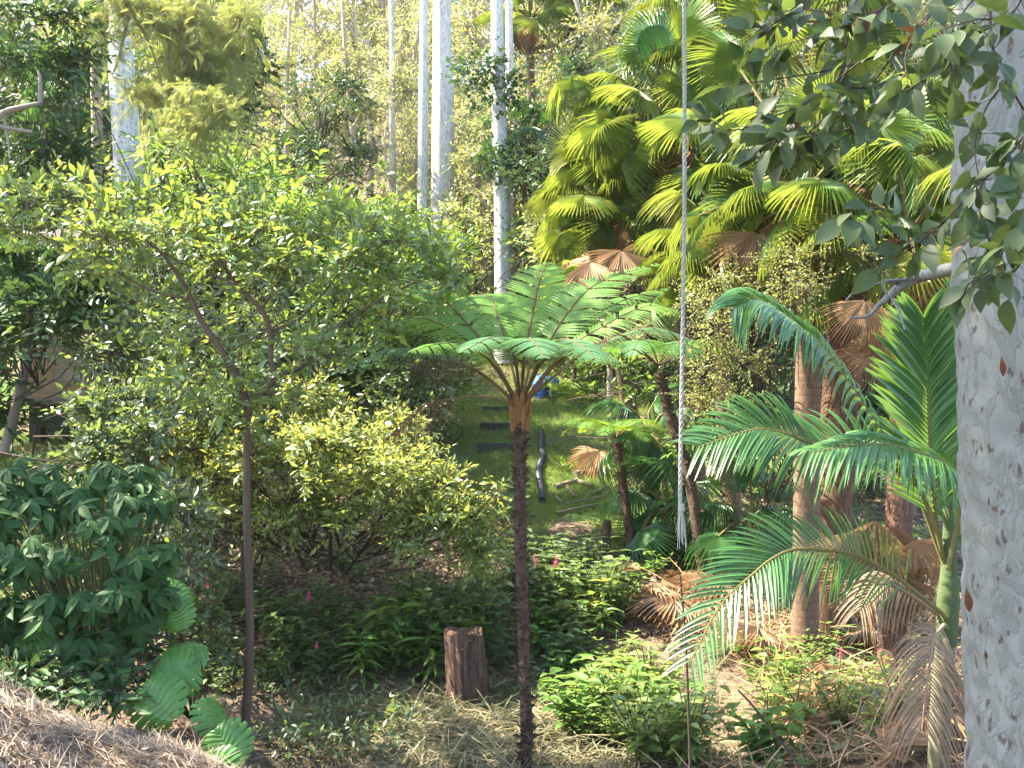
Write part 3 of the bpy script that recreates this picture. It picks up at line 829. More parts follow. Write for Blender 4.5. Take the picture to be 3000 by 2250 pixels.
def blade(root, me, pos, d, up, R, petiole=None, name='leaf'):
    """one fan leaf; its stalk back to the crown is a sub-part"""
    o = link(name, me, root)
    m = frames(np.array([d], float), np.array(up, float))[0]
    mm = Matrix(m.tolist()).to_4x4()
    mm.translation = Vector(np.asarray(pos) - ORG[root.name])
    o.matrix_local = mm @ Matrix.Scale(R, 4)
    if petiole is not None:
        v = np.asarray(pos) - np.asarray(petiole)
        L = np.linalg.norm(v)
        s = link('petiole', PETM, root)
        m2 = frames(np.array([v]), np.array([0, 0, 1.0]), np.array([[1.0, L, 1.0]]))[0]
        q = Matrix(m2.tolist()).to_4x4(); q.translation = Vector(np.asarray(pos) - ORG[root.name])
        s.matrix_local = q
    return o

def fan_palm(label, base, top, r, nl, R, plen, hero=(), dead=6, dark=False, boots=True, trunkm=None, elmin=-35, az0=0.0, name='fan_palm'):
    root = thing(name, label, 'palm', base)
    g = G()
    base, top = np.array(base, float), np.array(top, float)
    mid = (base + top) / 2 + rng.normal(size=3) * [.06, .06, 0]
    tube(g, cr([base - [0, 0, .2], base + (top - base) * .1, mid, top], 40), [r * 1.35, r * 1.05, r, r * .95, r * .8], 20, rough=.06, freq=3)
    g.build('trunk', trunkm or M['palm_trunk'], root, True)
    if boots:
        g = G()
        T = leaf(3, .35, .5, -.2, .3)
        nb = 46
        hh = U(0, 1, nb) ** .7
        L = np.linalg.norm(top - base)
        a = np.arange(nb) * 2.4
        o = top - (top - base) / L * (hh * min(1.1, L * .4))[:, None] + np.stack([np.cos(a), np.sin(a), 0 * a], -1) * r * .85
        D = np.stack([np.cos(a) * .45, np.sin(a) * .45, 0 * a + 1], -1)
        g.inst(T, o, frames(D, -np.stack([np.cos(a), np.sin(a), 0 * a], -1), U(.22, .4, nb)))
        g.build('leaf_base', M['fern_boot'], root)
    for i in range(nl):
        a = az0 + i * 2.39996
        f = (i + .5) / nl
        el = math.radians(82 + (elmin - 82) * f ** .9 + U(-8, 8))
        d = np.array([math.cos(a) * math.cos(el), math.sin(a) * math.cos(el), math.sin(el)])
        p = top + d * plen * U(.75, 1.1) + [0, 0, -.25 * plen * math.cos(el) ** 2 * .6]
        ld = nrm(d + [0, 0, -.45 - .25 * f])
        up = nrm(np.array([0, 0, 1.0]) + rng.normal(size=3) * .35 + d * .15)
        blade(root, FDARK if dark else FANS[i % 3], p, ld, up, R * U(.85, 1.1), top + d * .1)
    for (pos, d, up, rr, k) in hero:
        blade(root, FDARK if k == 'd' else FANS[k], pos, d, up, rr, top)
    for i in range(dead):
        a = az0 + i * 2.39996 + 1
        o = np.array([math.cos(a), math.sin(a), 0])
        p = top - [0, 0, .15 + .35 * U(0, 1)] + o * (r + .3 * plen * U(.4, 1))
        blade(root, FDEAD[i % 2], p, nrm(o * .25 + [0, 0, -1]), nrm(o + [0, 0, .2]), R * U(.8, 1.05), None, 'dead_leaf')
    return root

def toward(px, py, Y):  # a leaf facing the viewer a little
    return P(px, py, Y)
b1 = hit(810, 660)
t1 = P(808, 190, b1[1])
hero = [(P(742, 205, 12.6), (-.9, -.2, -.25), (-.2, -.65, .7), .72, 0), (P(800, 160, 12.2), (-.35, -.5, -.1), (0, -.9, .5), .66, 0),
        (P(690, 120, 12.4), (-.95, -.1, -.15), (.1, -.6, .8), .62, 2), (P(735, 62, 12.6), (-.5, 0, .6), (.3, -.9, .3), .62, 0),
        (P(770, 20, 12.6), (.2, 0, .9), (.3, -.9, .2), .70, 2), (P(770, 222, 12.3), (.3, -.4, -.7), (.1, -.7, .6), .6, 1),
        (P(700, 215, 12.5), (-.8, -.2, -.5), (-.2, -.5, .8), .62, 1), (P(850, 60, 12.7), (.4, .1, .8), (0, -.9, .2), .6, 0)]
fan_palm('tall fan palm with ringed grey brown trunk right of the rope', b1 + [-.05, 0, 0], t1, .14, 24, .60, .95, hero, 6)
b2 = hit(823, 645)
fan_palm('fan palm with thick shaggy reddish trunk leaning behind the ringed one', b2 + [.05, .2, 0], P(856, 200, 12.6), .22, 24, .60, 1.05, [], 7, trunkm=M['fibre'], az0=1.0)
b3 = P(700, 450, 16.5); b3[2] = gz(b3[0], 16.5)
hero = [(P(655, 45, 15.2), (-.1, -.2, .6), (.1, -.95, .1), .60, 'd'), (P(688, 84, 15.2), (.2, -.2, -.7), (.1, -.95, .2), .62, 2), (P(600, 128, 15.4), (-.7, -.1, -.5), (-.2, -.7, .6), .66, 0),
        (P(615, 118, 15.6), (-.8, 0, .3), (.2, -.8, .5), .62, 0), (P(572, 80, 15.8), (-.8, -.1, -.4), (-.1, -.6, .7), .6, 1)]
fan_palm('fan palm with bright backlit leaves just left of the rope', b3, P(662, 120, 16.2), .13, 26, .68, 1.1, hero, 3, az0=.6)
b4 = P(640, 440, 18); b4[2] = gz(b4[0], 18)
hero = [(P(612, 195, 16.6), (.3, -.2, .7), (.1, -.95, .1), .60, 0), (P(575, 170, 16.6), (-.7, -.1, -.5), (-.2, -.7, .6), .66, 0), (P(560, 215, 16.6), (-.7, -.1, -.6), (-.2, -.7, .6), .62, 1), (P(650, 205, 16.4), (.7, -.1, -.4), (.2, -.7, .6), .66, 1),
        (P(560, 235, 16.4), (-.5, -.2, -.8), (-.2, -.8, .5), .55, 0), (P(610, 160, 16.4), (-.6, -.1, .2), (.1, -.85, .5), .62, 0)]
fan_palm('fan palm with drooping yellow green leaves above the tree fern', b4, P(608, 205, 17.2), .13, 24, .64, 1.0, hero, 2, az0=2.1)
# pale sunlit dead fans under that palm's head
for nm, px, py, d, lb in (('a', 590, 262, (-.75, -.2, -.45), 'straw coloured sunlit dead fan leaf above the tree fern crown'), ('b', 622, 250, (.2, -.3, -.6), 'pale dried fan leaf hanging right of the straw coloured one'), ('c', 560, 272, (-.5, -.2, -.75), 'yellowed fan leaf drooping at the left of the dried ones'), ('d', 758, 232, (.3, -.3, -.8), 'bleached fan leaf hanging under the tall ringed palm head'), ('e', 836, 190, (.1, -.3, -.9), 'brown fan leaf hanging below the shaggy palm head')):
    rt = thing('dead_palm_leaf', lb, 'palm leaf', P(px, py, 15.6 if px < 700 else 11.6))
    blade(rt, FDEAD[2] if nm != 'c' else FANS[1], ORG[rt.name], d, (-.1, -.5, .85), .72, None, 'blade')
b5 = P(735, 500, 14.5); b5[2] = gz(b5[0], 14.5)
fan_palm('short fan palm with dark glossy leaves behind the rope', b5, P(722, 250, 14.8), .12, 24, .60, .9, [], 3, az0=.3)
b6 = hit(890, 690)
rt6 = fan_palm('fan palm wearing a skirt of dead leaves beside the big gum', b6, P(908, 235, 11.2), .13, 13, .66, .95, [], 6, az0=1.7, trunkm=M['fibre'])
for i, (px, py, s) in enumerate(((866, 300, .5), (884, 320, .5), (874, 345, .45), (862, 528, .55), (880, 545, .62), (897, 548, .66), (868, 570, .5), (905, 575, .55), (888, 590, .5), (876, 520, .55), (915, 540, .55), (893, 525, .6))):
    blade(rt6, FDEAD[i % 2], P(px, py, b6[1] - .30 + .08 * (i % 3)), ((px - 888) * .012, -.15, -1), (-.2 + .1 * (i % 4), -1, .1), s, None, 'dead_leaf')
bk = [(205, 30, 26, 'fan palm high behind the feathery wattle'), (88, 95, 23, 'small fan palm with a short dark trunk between left gum and corner'), (530, 18, 33, 'small fan palm head at the top right of the vine wrapped gum'),
      (524, 140, 29.5, 'little fan palm head against the vine wrapped gum'), (585, 12, 34, 'distant fan palm head at the top above the drooping palms'), (690, 10, 24, 'fan palm behind the rope near the top'), (905, 165, 16, 'fan palm half hidden by the big gum'), (835, 20, 20, 'fan palm behind the hanging leaves at the top')]
for px, py, Y, lb in bk:
    t = P(px, py, Y)
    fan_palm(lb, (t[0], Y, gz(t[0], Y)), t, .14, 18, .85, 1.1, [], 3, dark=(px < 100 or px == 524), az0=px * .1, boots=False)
# young fan palms low in the shade
for px, py, Y, R, lb in ((648, 432, 15.0, .55, 'small dark fan palm beside the short tree fern'), (668, 505, 14.6, .66, 'dark fan palm sapling directly behind the rope end'), (752, 520, 13.6, .5, 'dark fan palm seedling left of the palm trunks')):
    t = P(px, py, Y)
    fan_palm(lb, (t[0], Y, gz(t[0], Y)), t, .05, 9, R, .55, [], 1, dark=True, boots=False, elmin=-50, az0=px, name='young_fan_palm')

# ------------------------------------------------------------------ feather palm (right)
def pfrond(ctrl, Lm, n=46, sag=.35, up=(0, 0, 1), w=.030, t0=.12, ang=52, mat='pinna', root=None, name='frond', flat=0.0, tipL=.35, tw=0.0):
    p = cr(ctrl, 60)
    g = G()
    tube(g, p, [.016, .012, .004], 6, 1)
    T = nrm(np.gradient(p, axis=0))
    ts = np.linspace(t0, .995, n)
    for sd in (-1, 1):
        for t in ts:
            k = t * 59; i = int(k); u = k - i
            o = p[i] * (1 - u) + p[min(i + 1, 59)] * u
            tg = T[i]
            N0 = nrm(np.array(up, float) - tg * np.dot(up, tg))
            S = np.cross(tg, N0) * sd
            q = (t - t0) / (1 - t0)
            L = Lm * (tipL + (1 - tipL) * math.sin(math.pi * min(1, .18 + .80 * q)) ** .8) * U(.92, 1.06)
            a = math.radians(ang - 18 * q + U(-4, 4))
            d = nrm(tg * math.cos(a) + S * math.sin(a) + N0 * (.18 + U(-.05, .05)))
            s = np.linspace(0, 1, 6)
            line = o + d * (s * L)[:, None]
            line[:, 2] -= sag * L * s ** 2.2
            tt = nrm(np.gradient(line, axis=0))
            W = nrm(np.cross(tt, N0 + d * .01))
            hw = w * np.array([.35, .9, 1, .85, .55, .05])[:, None] * (.7 + .3 * math.sin(math.pi * q))
            Nn = np.cross(W, tt)
            V = np.stack([line - W * hw * .8 + Nn * hw * .35, line, line + W * hw * .8 + Nn * hw * .35], 1).reshape(-1, 3)
            Q = [[3 * r + c, 3 * r + c + 1, 3 * r + c + 4, 3 * r + c + 3] for r in range(5) for c in (0, 1)]
            g.add(V, Q)
    return g.build(name, [M[mat], M['petiole'] if mat != 'frond_dead' else M['frond_dead']], root)

fb = P(940, 768, 7.5); fb[2] = gz(fb[0], 7.5)
fp = thing('feather_palm', 'young feather leaved palm with arching fronds left of the big gum', 'palm', fb)
g = G()
tube(g, cr([fb - [0, 0, .1], P(939, 760, 7.5), P(942, 690, 7.5), P(946, 640, 7.5)], 30), [.085, .075, .068, .066], 18, rough=.03)
g.build('trunk', ringed('green_trunk', (.07, .075, .04), (.16, .15, .09), 3.0), fp, True)
g = G()
tube(g, cr([P(946, 645, 7.5), P(948, 600, 7.5), P(949, 560, 7.5), P(948, 500, 7.5), P(946, 440, 7.5)], 24), [.07, .075, .05, .028, .01], 14, rough=.03)
g.build('crownshaft', M['stem_green'], fp, True)
Q = lambda pts, y0, y1: [P(x, y, y0 + (y1 - y0) * i / (len(pts) - 1)) for i, (x, y) in enumerate(pts)]
pfrond(Q([(948, 575), (925, 500), (882, 433), (828, 355), (800, 327), (760, 301), (734, 307)], 7.5, 6.9), .44, 54, .6, (.45, -.45, .75), .026, .22, 56, root=fp)
pfrond(Q([(948, 575), (936, 520), (930, 455), (928, 400), (927, 360), (923, 318)], 7.5, 7.3), .66, 44, .12, (0, -1, .1), .036, .22, 48, root=fp)
pfrond(Q([(948, 575), (965, 480), (972, 420), (974, 360), (972, 300)], 7.6, 8.0), .66, 40, .18, (-.1, -1, .1), .034, .25, 48, root=fp)
pfrond(Q([(948, 575), (910, 480), (866, 448), (815, 444), (781, 432), (750, 430), (698, 447)], 7.6, 7.3), .50, 56, .28, (-.15, -.75, .65), .018, .25, 60, root=fp)
pfrond(Q([(948, 570), (962, 490), (945, 464), (914, 452), (875, 444), (812, 452)], 7.4, 6.7), .42, 50, .55, (.1, -.5, .8), .020, .26, 55, root=fp)
pfrond(Q([(946, 620), (939, 611), (896, 577), (860, 557), (834, 551), (798, 549), (775, 557), (752, 575), (721, 605), (690, 662)], 7.45, 6.6), 0.46, 52, .22, (-.35, -.8, .5), .017, .2, 56, root=fp)
pfrond(Q([(948, 575), (960, 520), (980, 480), (1010, 450)], 7.5, 7.8), .5, 40, .3, (0, -.8, .6), .03, .25, 55, root=fp)
pfrond(Q([(944, 625), (934, 637), (931, 655), (926, 690), (922, 730)], 7.4, 7.2), .44, 40, .8, (.1, -1, .3), .009, .05, 66, 'frond_dead', fp, 'dead_frond')
pfrond(Q([(946, 620), (905, 592), (878, 584), (860, 610)], 7.5, 7.3), .30, 26, .8, (0, -.6, .7), .010, .15, 60, 'frond_dead', fp, 'dead_frond')

# ------------------------------------------------------------------ tree ferns
def fern_frond(ctrl, W, npn=26, npl=20, up=(0, 0, 1), mat='fern', root=None, name='frond', droop=.25, t0=.26, stipe=.012, curl=0.0):
    p = cr(ctrl, 60)
    g = G()
    tube(g, p, [stipe, stipe * .7, stipe * .2], 6, 1)
    T = nrm(np.gradient(p, axis=0))
    Lf = np.linalg.norm(np.diff(p, axis=0), axis=1).sum()
    O, D, N_, S_ = [], [], [], []
    for t in np.linspace(t0, .99, npn):
        i = min(58, int(t * 59))
        q = (t - t0) / (1 - t0)
        prof = max(.06, math.sin(math.pi * (.16 + .82 * q)) ** .85)
        tg = T[i]
        N0 = nrm(np.array(up, float) - tg * np.dot(up, tg))
        for sd in (-1, 1):
            S = np.cross(tg, N0) * sd
            L = W * prof * U(.9, 1.05)
            d = nrm(S + tg * (.35 + .3 * q) + N0 * .05)
            s = (np.arange(npl) + .5) / npl
            line = p[i] + d * (s * L)[:, None]
            line[:, 2] -= droop * L * s ** 2
            if curl: line += rng.normal(size=line.shape) * curl * L
            pl = Lf * (1 - t0) / npn * .43 * (1 - s ** 2.2 * .9)
            dd = nrm(np.gradient(line, axis=0))
            for e in (-1, 1):
                x = nrm(np.cross(dd, N0) * e + dd * .25 + rng.normal(size=dd.shape) * (.05 + curl * 3))
                O.append(line); D.append(x); N_.append(np.broadcast_to(N0, dd.shape)); S_.append(np.stack([np.full(npl, L / npl * 2.0), pl, pl], -1))
            g.add(np.vstack([line[0] - N0 * .001, line[-1], line[0] + N0 * .003 + tg * .004]), [[0, 1, 2]], 1)
    O, D, N_, S_ = map(np.concatenate, (O, D, N_, S_))
    tp = (np.array([[-.3, 0, 0], [.3, 0, 0], [.26, .7, -.05], [0, 1, -.12], [-.26, .7, -.05]]), np.array([[0, 1, 2], [0, 2, 4], [4, 2, 3]]))
    M3 = np.zeros((len(O), 3, 3))
    y = nrm(D); x = nrm(np.cross(y, N_)); z = np.cross(x, y)
    M3[:, :, 0] = x * S_[:, :1]; M3[:, :, 1] = y * S_[:, 1:2]; M3[:, :, 2] = z * S_[:, 2:3]
    g.inst(tp, O, M3)
    return g.build(name, [M[mat], M['petiole_fern'] if mat != 'fern_dead' else M['fern_dead']], root)

def fern_trunk(root, pts, r, mat=None, nubs=260, sides=18):
    path = cr(pts, 70)
    g = G()
    tube(g, path, r, sides, rough=.16, freq=14)
    k = rng.integers(1, 68, nubs)
    a = U(0, 6.28, nubs)
    rr = np.interp(k / 69, np.linspace(0, 1, len(r)), r)
    o = np.stack([np.cos(a), np.sin(a), 0 * a], -1)
    g.inst(leaf(2, .5, .3, .3), path[k] + o * (rr * .9)[:, None] + rng.normal(size=(nubs, 3)) * .01, frames(o * .45 + [0, 0, 1.0] + rng.normal(size=(nubs, 3)) * .35, -o, U(.04, .09, nubs)))
    return g.build('trunk', mat or M['fern_trunk'], root, True)

def crown_boots(root, top, r, n=40, h=.28):
    g = G()
    a = np.arange(n) * 2.4
    f = U(0, 1, n)
    o = np.stack([np.cos(a), np.sin(a), 0 * a], -1)
    g.inst(leaf(3, .28, .5, -.15, .35), top + o * (r * (1.0 + .25 * f))[:, None] - np.array([0, 0, 1]) * (f * h)[:, None], frames(o * (.25 + .3 * (1 - f))[:, None] + [0, 0, 1.0], -o, U(.12, .24, n)))
    return g.build('leaf_base', M['fern_boot'], root)

def fb_(px, py, Y, n=9.0):
    return P(px, py, Y)
FY = 9.0
tb = P(523, 768, FY); tb[2] = gz(tb[0], FY)
tf = thing('tree_fern', 'tall tree fern with a slender dark trunk in the middle', 'tree fern', tb)
fern_trunk(tf, [tb - [0, 0, .1], P(526, 765, FY), P(526, 690, FY), P(521, 560, FY), P(520, 470, FY), P(520, 420, FY)], [.055, .05, .046, .048, .052, .056], None, 420)
ft = P(520, 408, FY)
crown_boots(tf, ft, .055, 50, .22)
# fronds as (photo waypoints, end distance, half width, leaf colour, droop)
FR = [([(519, 405), (478, 372), (432, 352), (390, 350), (352, 366)], 8.6, .40, 'fern_blue', .30),
      ([(519, 405), (488, 360), (448, 328), (412, 318), (372, 332)], 9.6, .40, 'fern', .25),
      ([(518, 403), (488, 350), (458, 314), (432, 290), (402, 276)], 9.8, .42, 'fern', .10),
      ([(520, 402), (508, 350), (497, 315), (485, 295), (450, 300)], 10.4, .36, 'fern', .2),
      ([(521, 402), (526, 350), (533, 310), (540, 280), (548, 262)], 10.3, .40, 'fern', .05),
      ([(522, 402), (545, 350), (570, 310), (600, 282), (660, 263)], 9.9, .42, 'fern', .15),
      ([(523, 402), (562, 354), (604, 326), (648, 306), (684, 312)], 9.3, .40, 'fern', .25),
      ([(523, 404), (562, 370), (605, 342), (650, 328), (700, 342)], 8.7, .40, 'fern_blue', .28),
      ([(522, 402), (540, 360), (560, 340), (580, 345), (600, 362)], 7.7, .32, 'fern_blue', .3),
      ([(520, 402), (515, 360), (505, 340), (490, 338), (462, 352)], 7.6, .34, 'fern_blue', .3),
      ([(521, 402), (524, 355), (528, 340), (532, 340), (545, 358)], 7.2, .34, 'fern_blue', .3),
      ([(521, 402), (515, 350), (512, 322), (508, 305), (500, 292)], 10.6, .36, 'fern', .1),
      ([(522, 402), (535, 345), (552, 315), (575, 292), (598, 290)], 10.5, .36, 'fern', .15)]
FR += [([(521, 402), (538, 368), (560, 352), (590, 350), (628, 366)], 8.2, .28, 'fern_blue', .35), ([(519, 404), (495, 366), (468, 346), (440, 344), (410, 352)], 8.0, .28, 'fern', .3), ([(522, 402), (552, 345), (590, 318), (625, 300), (668, 288)], 10.2, .32, 'fern', .2)]
for pts, ye, W, mt, dr in FR:
    W *= .86
    n = len(pts) - 1
    pp_ = [P(x, y, FY + (ye - FY) * (i / n)) for i, (x, y) in enumerate(pts)]
    fern_frond(pp_, W, 36, 24, (0, -.28, 1) if mt == 'fern' else (0, -.15, 1), mt, tf, 'frond', dr)
fern_frond([P(517, 408, 8.97), P(495, 398, 8.9), P(455, 398, 8.8), P(420, 408, 8.7), P(385, 440, 8.6)], .16, 22, 10, (0, 0, 1), 'fern_dead', tf, 'dead_frond', 2.4, .5, curl=.05)
fern_frond([P(524, 404, 8.97), P(555, 365, 8.7), P(580, 350, 8.5), P(610, 338, 8.4)], .14, 18, 10, (0, 0, 1), 'fern_dead', tf, 'dead_frond', 2.0, .4, curl=.05)
fern_frond([P(517, 406, 8.97), P(480, 372, 8.8), P(440, 360, 8.7), P(408, 364, 8.6)], .12, 20, 8, (0, 0, 1), 'fern_dead', tf, 'dead_frond', 2.4, .4, curl=.06)

def small_fern(label, base, pts, r, top, L, n, W, mt, el=(60, 5), Y=None, seed=0, group=None):
    root = thing('tree_fern', label, 'tree fern', base, group)
    if pts is not None:
        fern_trunk(root, pts, r, None, 160, 12)
    for i in range(n):
        a = seed + i * 2 * math.pi / n + U(-.15, .15)
        e0, e1 = math.radians(el[0] + U(-8, 8)), math.radians(el[1] + U(-12, 12))
        h = np.array([math.cos(a), math.sin(a), 0])
        c = [top]
        for k in range(1, 5):
            e = e0 + (e1 - e0) * (k / 4) - (k / 4) ** 3 * .35
            c.append(c[-1] + (h * math.cos(e) + np.array([0, 0, math.sin(e)])) * L / 4 * U(.92, 1.08))
        fern_frond(c, W, 22, 14, (0, 0, 1), mt, root, 'frond', .25, .22, .009)
    return root
b = hit(708, 592); yb = b[1]
small_fern('tree fern with a leaning blackish trunk behind the rope', b, [b - [0, 0, .1], P(704, 575, yb), P(690, 480, yb), P(672, 420, yb), P(660, 372, yb)], [.085, .075, .065, .065, .07], P(659, 366, yb), 1.3, 11, .32, 'fern_blue', (50, -15), seed=.4)
b = hit(628, 556)
yb = b[1]
small_fern('short tree fern with a dark trunk by the pile of sticks', b, [b - [0, 0, .1], P(630, 540, yb), P(622, 480, yb), P(617, 442, yb)], [.07, .06, .055, .06], P(616, 438, yb), .85, 11, .24, 'fern', (55, -10), seed=1.1)
g = G()
bb = hit(605, 555)
tube(g, cr([bb - [0, 0, .1], P(606, 535, bb[1]), P(607, 520, bb[1])], 12), [.07, .06, .05], 10, rough=.15)
tag(g.build('stump', M['fern_trunk'], None, True), 'small blackish fern stump left of the short tree fern trunk', 'stump')
for px, py, L, mt, lb in ((592, 590, .55, 'fern_blue', 'ground fern with broad blue green fronds below the sticks'), (25, 470, .8, 'fern', 'light green fern at the left edge of the lawn'), (575, 402, .8, 'fern', 'ferns at the top right of the lawn'), (735, 655, .45, 'fern', 'small sunlit fern beside the path'), (780, 668, .4, 'fern', 'small fern at the foot of the ringed palm'), (5, 420, 1.0, 'fern', 'fern with dark green fronds cut by the left edge'), (555, 395, .8, 'fern', 'bright fern right of the tree fern crown base')):
    b = hit(px, py)
    small_fern(lb, b, None, None, b, L, 9, L * .26, mt, (62, 0), seed=px * .1).name = 'fern'

# ------------------------------------------------------------------ broadleaf shrubs with their own stems
def px_clumps(rows, dy=.45):
    """(px, py, distance, x radius px, z radius px[, weight])"""
    return [(P(r[0], r[1], r[2]), (r[3] * r[2] / F, max(.25, r[3] * r[2] / F * .9) if dy is None else dy, r[4] * r[2] / F), r[5] if len(r) > 5 else 1) for r in rows]

def shrub(name, label, cat, base, rows, ntw, k, T, size, tl, lm, bm, stems=(), part='foliage', up=.6, droop=.15, rad=.004, ub=.25, dy=.45, group=None, roots=True):
    root = thing(name, label, cat, base, group)
    g = G()
    for pts, r in stems:
        tube(g, cr(pts, max(10, len(pts) * 6)), r, 10, rough=.07, freq=5)
    gl, gb = G(), G()
    cl = px_clumps(rows, dy)
    clump_foliage(gl, gb, cl, ntw, k, T, size, tl, up, droop, rad, ub, root=(lambda c: np.array(base) + (c - np.array(base)) * .35) if roots else None)
    if stems: g.build('trunk', bm, root, True)
    gb.build('branch', bm, root)
    gl.build(part, M[lm], root)
    return root

Y = 9.0
mb = P(246, 768, Y); mb[2] = gz(mb[0], Y)
S = lambda pts, y0=9.0, y1=9.0: [P(x, yy, y0 + (y1 - y0) * i / max(1, len(pts) - 1)) for i, (x, yy) in enumerate(pts)]
mt_rows = [(30, 205, 9.2, 42, 18), (20, 232, 8.8, 40, 20), (80, 200, 9.3, 42, 18), (120, 215, 9.0, 40, 20), (165, 208, 9.3, 40, 18), (110, 240, 8.7, 38, 20), (185, 235, 8.8, 40, 22), (225, 222, 9.2, 36, 18), (265, 232, 9.0, 40, 20), (310, 240, 9.2, 40, 20, 1.1),
           (355, 232, 9.3, 40, 18), (395, 245, 9.1, 38, 20), (435, 255, 9.2, 34, 18), (345, 265, 8.8, 40, 22), (285, 268, 8.8, 40, 22), (225, 265, 8.7, 36, 20), (150, 268, 8.9, 40, 20), (90, 270, 9.1, 36, 18), (400, 282, 8.9, 36, 20), (450, 285, 9.2, 26, 16),
           (335, 300, 9.3, 36, 20, .8), (195, 300, 9.2, 40, 22, .7), (260, 300, 9.4, 36, 20, .6), (390, 315, 9.4, 34, 18, .7), (140, 305, 9.4, 36, 20, .6), (320, 335, 9.5, 40, 18, .5), (235, 335, 9.5, 36, 18, .5), (190, 345, 9.6, 36, 20, .4),
           (245, 395, 8.8, 26, 14, .5), (215, 408, 8.8, 26, 12, .5), (275, 405, 8.8, 26, 14, .5), (180, 385, 9.0, 30, 16, .5), (305, 385, 9.1, 26, 14, .5), (300, 350, 8.8, 26, 14, .5), (225, 372, 8.8, 26, 14, .5), (345, 360, 9.2, 30, 16, .5), (130, 340, 9.2, 34, 20, .5), (255, 430, 8.85, 14, 8, .3), (20, 180, 9.5, 34, 10, .5), (135, 192, 9.4, 30, 8, .4), (250, 205, 9.3, 26, 10, .5), (330, 205, 9.4, 26, 12, .5)]
stems = [([mb - [0, 0, .1]] + S([(245, 740), (250, 640), (247, 520), (247, 430), (250, 405)]), [.045, .040, .034, .029, .026]),
         (S([(250, 410), (240, 385), (224, 355), (202, 322), (191, 299), (182, 282), (164, 256), (140, 235)], 9, 8.8), [.030, .026, .02, .008]),
         (S([(250, 410), (262, 395), (274, 378), (271, 356), (270, 330), (261, 310), (236, 284), (219, 256), (215, 235)], 9, 8.9), [.030, .024, .018, .008]),
         (S([(274, 378), (305, 364), (321, 342), (341, 325), (380, 300), (420, 280)], 9, 9.1), [.022, .016, .006]),
         (S([(270, 332), (300, 318), (330, 285), (350, 255)], 9, 9.0), [.014, .005]), (S([(191, 299), (150, 290), (100, 262), (40, 235)], 8.9, 9.1), [.014, .005]),
         (S([(224, 355), (250, 340), (285, 320)], 9, 8.8), [.010, .004]), (S([(236, 284), (180, 262), (120, 228)], 8.9, 9.0), [.010, .004]),
         (S([(261, 310), (280, 280), (300, 250)], 9, 9.2), [.010, .004])]
shrub('branching_tree', 'slender branching tree with a wide leafy canopy, left of the tree fern', 'tree', mb, mt_rows, 40, 8, LF3, .092, .30, 'leaf_main', M['sapling'], stems, 'canopy', droop=.1, rad=.003, ub=.5, dy=.5, roots=False)
# its lower offshoots behind the trunk
b = hit(245, 600)
root = thing('sapling', 'dark twin stem rising just behind the branching tree trunk', 'tree', b)
g = G()
yb = b[1]
tube(g, cr([b - [0, 0, .1]] + [P(x, yy, yb) for x, yy in ((246, 560), (243, 520), (244, 480), (246, 440))], 20), [.075, .06, .05, .04], 10, rough=.1)
tube(g, cr([P(x, yy, yb) for x, yy in ((250, 595), (262, 550), (280, 515), (292, 492), (305, 470))], 16), [.045, .035, .012], 8, rough=.1)
g.build('trunk', M['twig_dark'], root, True)
gl, gb = G(), G()
clump_foliage(gl, gb, px_clumps([(265, 548, yb - .3, 12, 12), (300, 470, yb, 22, 14), (225, 480, yb, 22, 14)], .3), 26, 5, LF3, .06, .25)
gb.build('branch', M['twig_dark'], root); gl.build('foliage', M['leaf_lit'], root)

rows = [(180, 432, 12.6, 34, 18), (150, 462, 12.3, 34, 18), (215, 440, 12.6, 36, 22), (215, 478, 12.0, 40, 20), (275, 425, 12.8, 34, 22), (280, 462, 12.2, 40, 24), (330, 415, 13.0, 34, 22), (345, 450, 12.4, 40, 24), (395, 432, 12.9, 34, 20),
        (410, 465, 12.5, 36, 22), (440, 488, 12.4, 30, 22), (360, 490, 12.1, 40, 20), (300, 500, 12.1, 36, 14), (465, 515, 12.3, 24, 22), (480, 552, 12.1, 16, 16, .7), (240, 505, 12.3, 26, 12, .7), (420, 510, 12.2, 30, 14, .7), (250, 455, 11.7, 34, 22, .8), (320, 440, 11.8, 34, 20, .8), (390, 470, 11.7, 34, 20, .8), (150, 440, 12.2, 34, 20, .8), (120, 470, 12.2, 26, 16, .7), (310, 395, 12.8, 30, 16, .8), (300, 480, 11.6, 34, 16, .7), (200, 512, 11.9, 30, 12, .5), (285, 522, 11.9, 34, 12, .45), (350, 520, 11.9, 34, 12, .45), (410, 535, 11.9, 28, 12, .4), (445, 515, 12.0, 24, 16, .6), (495, 500, 12.2, 14, 16, .5)]
b = hit(330, 575)
stems = [([b - [0, 0, .1], P(330, 520, b[1]), P(320, 450, b[1])], [.03, .015]), ([b + [.1, 0, -.1], P(375, 530, b[1]), P(400, 460, b[1])], [.025, .012]), ([b - [.2, 0, .1], P(290, 540, b[1]), P(250, 460, b[1])], [.025, .012])]
shrub('sunlit_shrub', 'wide sunlit shrub of small pale leaves filling the middle left', 'shrub', b, rows, 150, 9, LF2, .086, .32, 'leaf_lit', M['twig_dark'], stems, droop=.15, rad=.003, dy=.55)

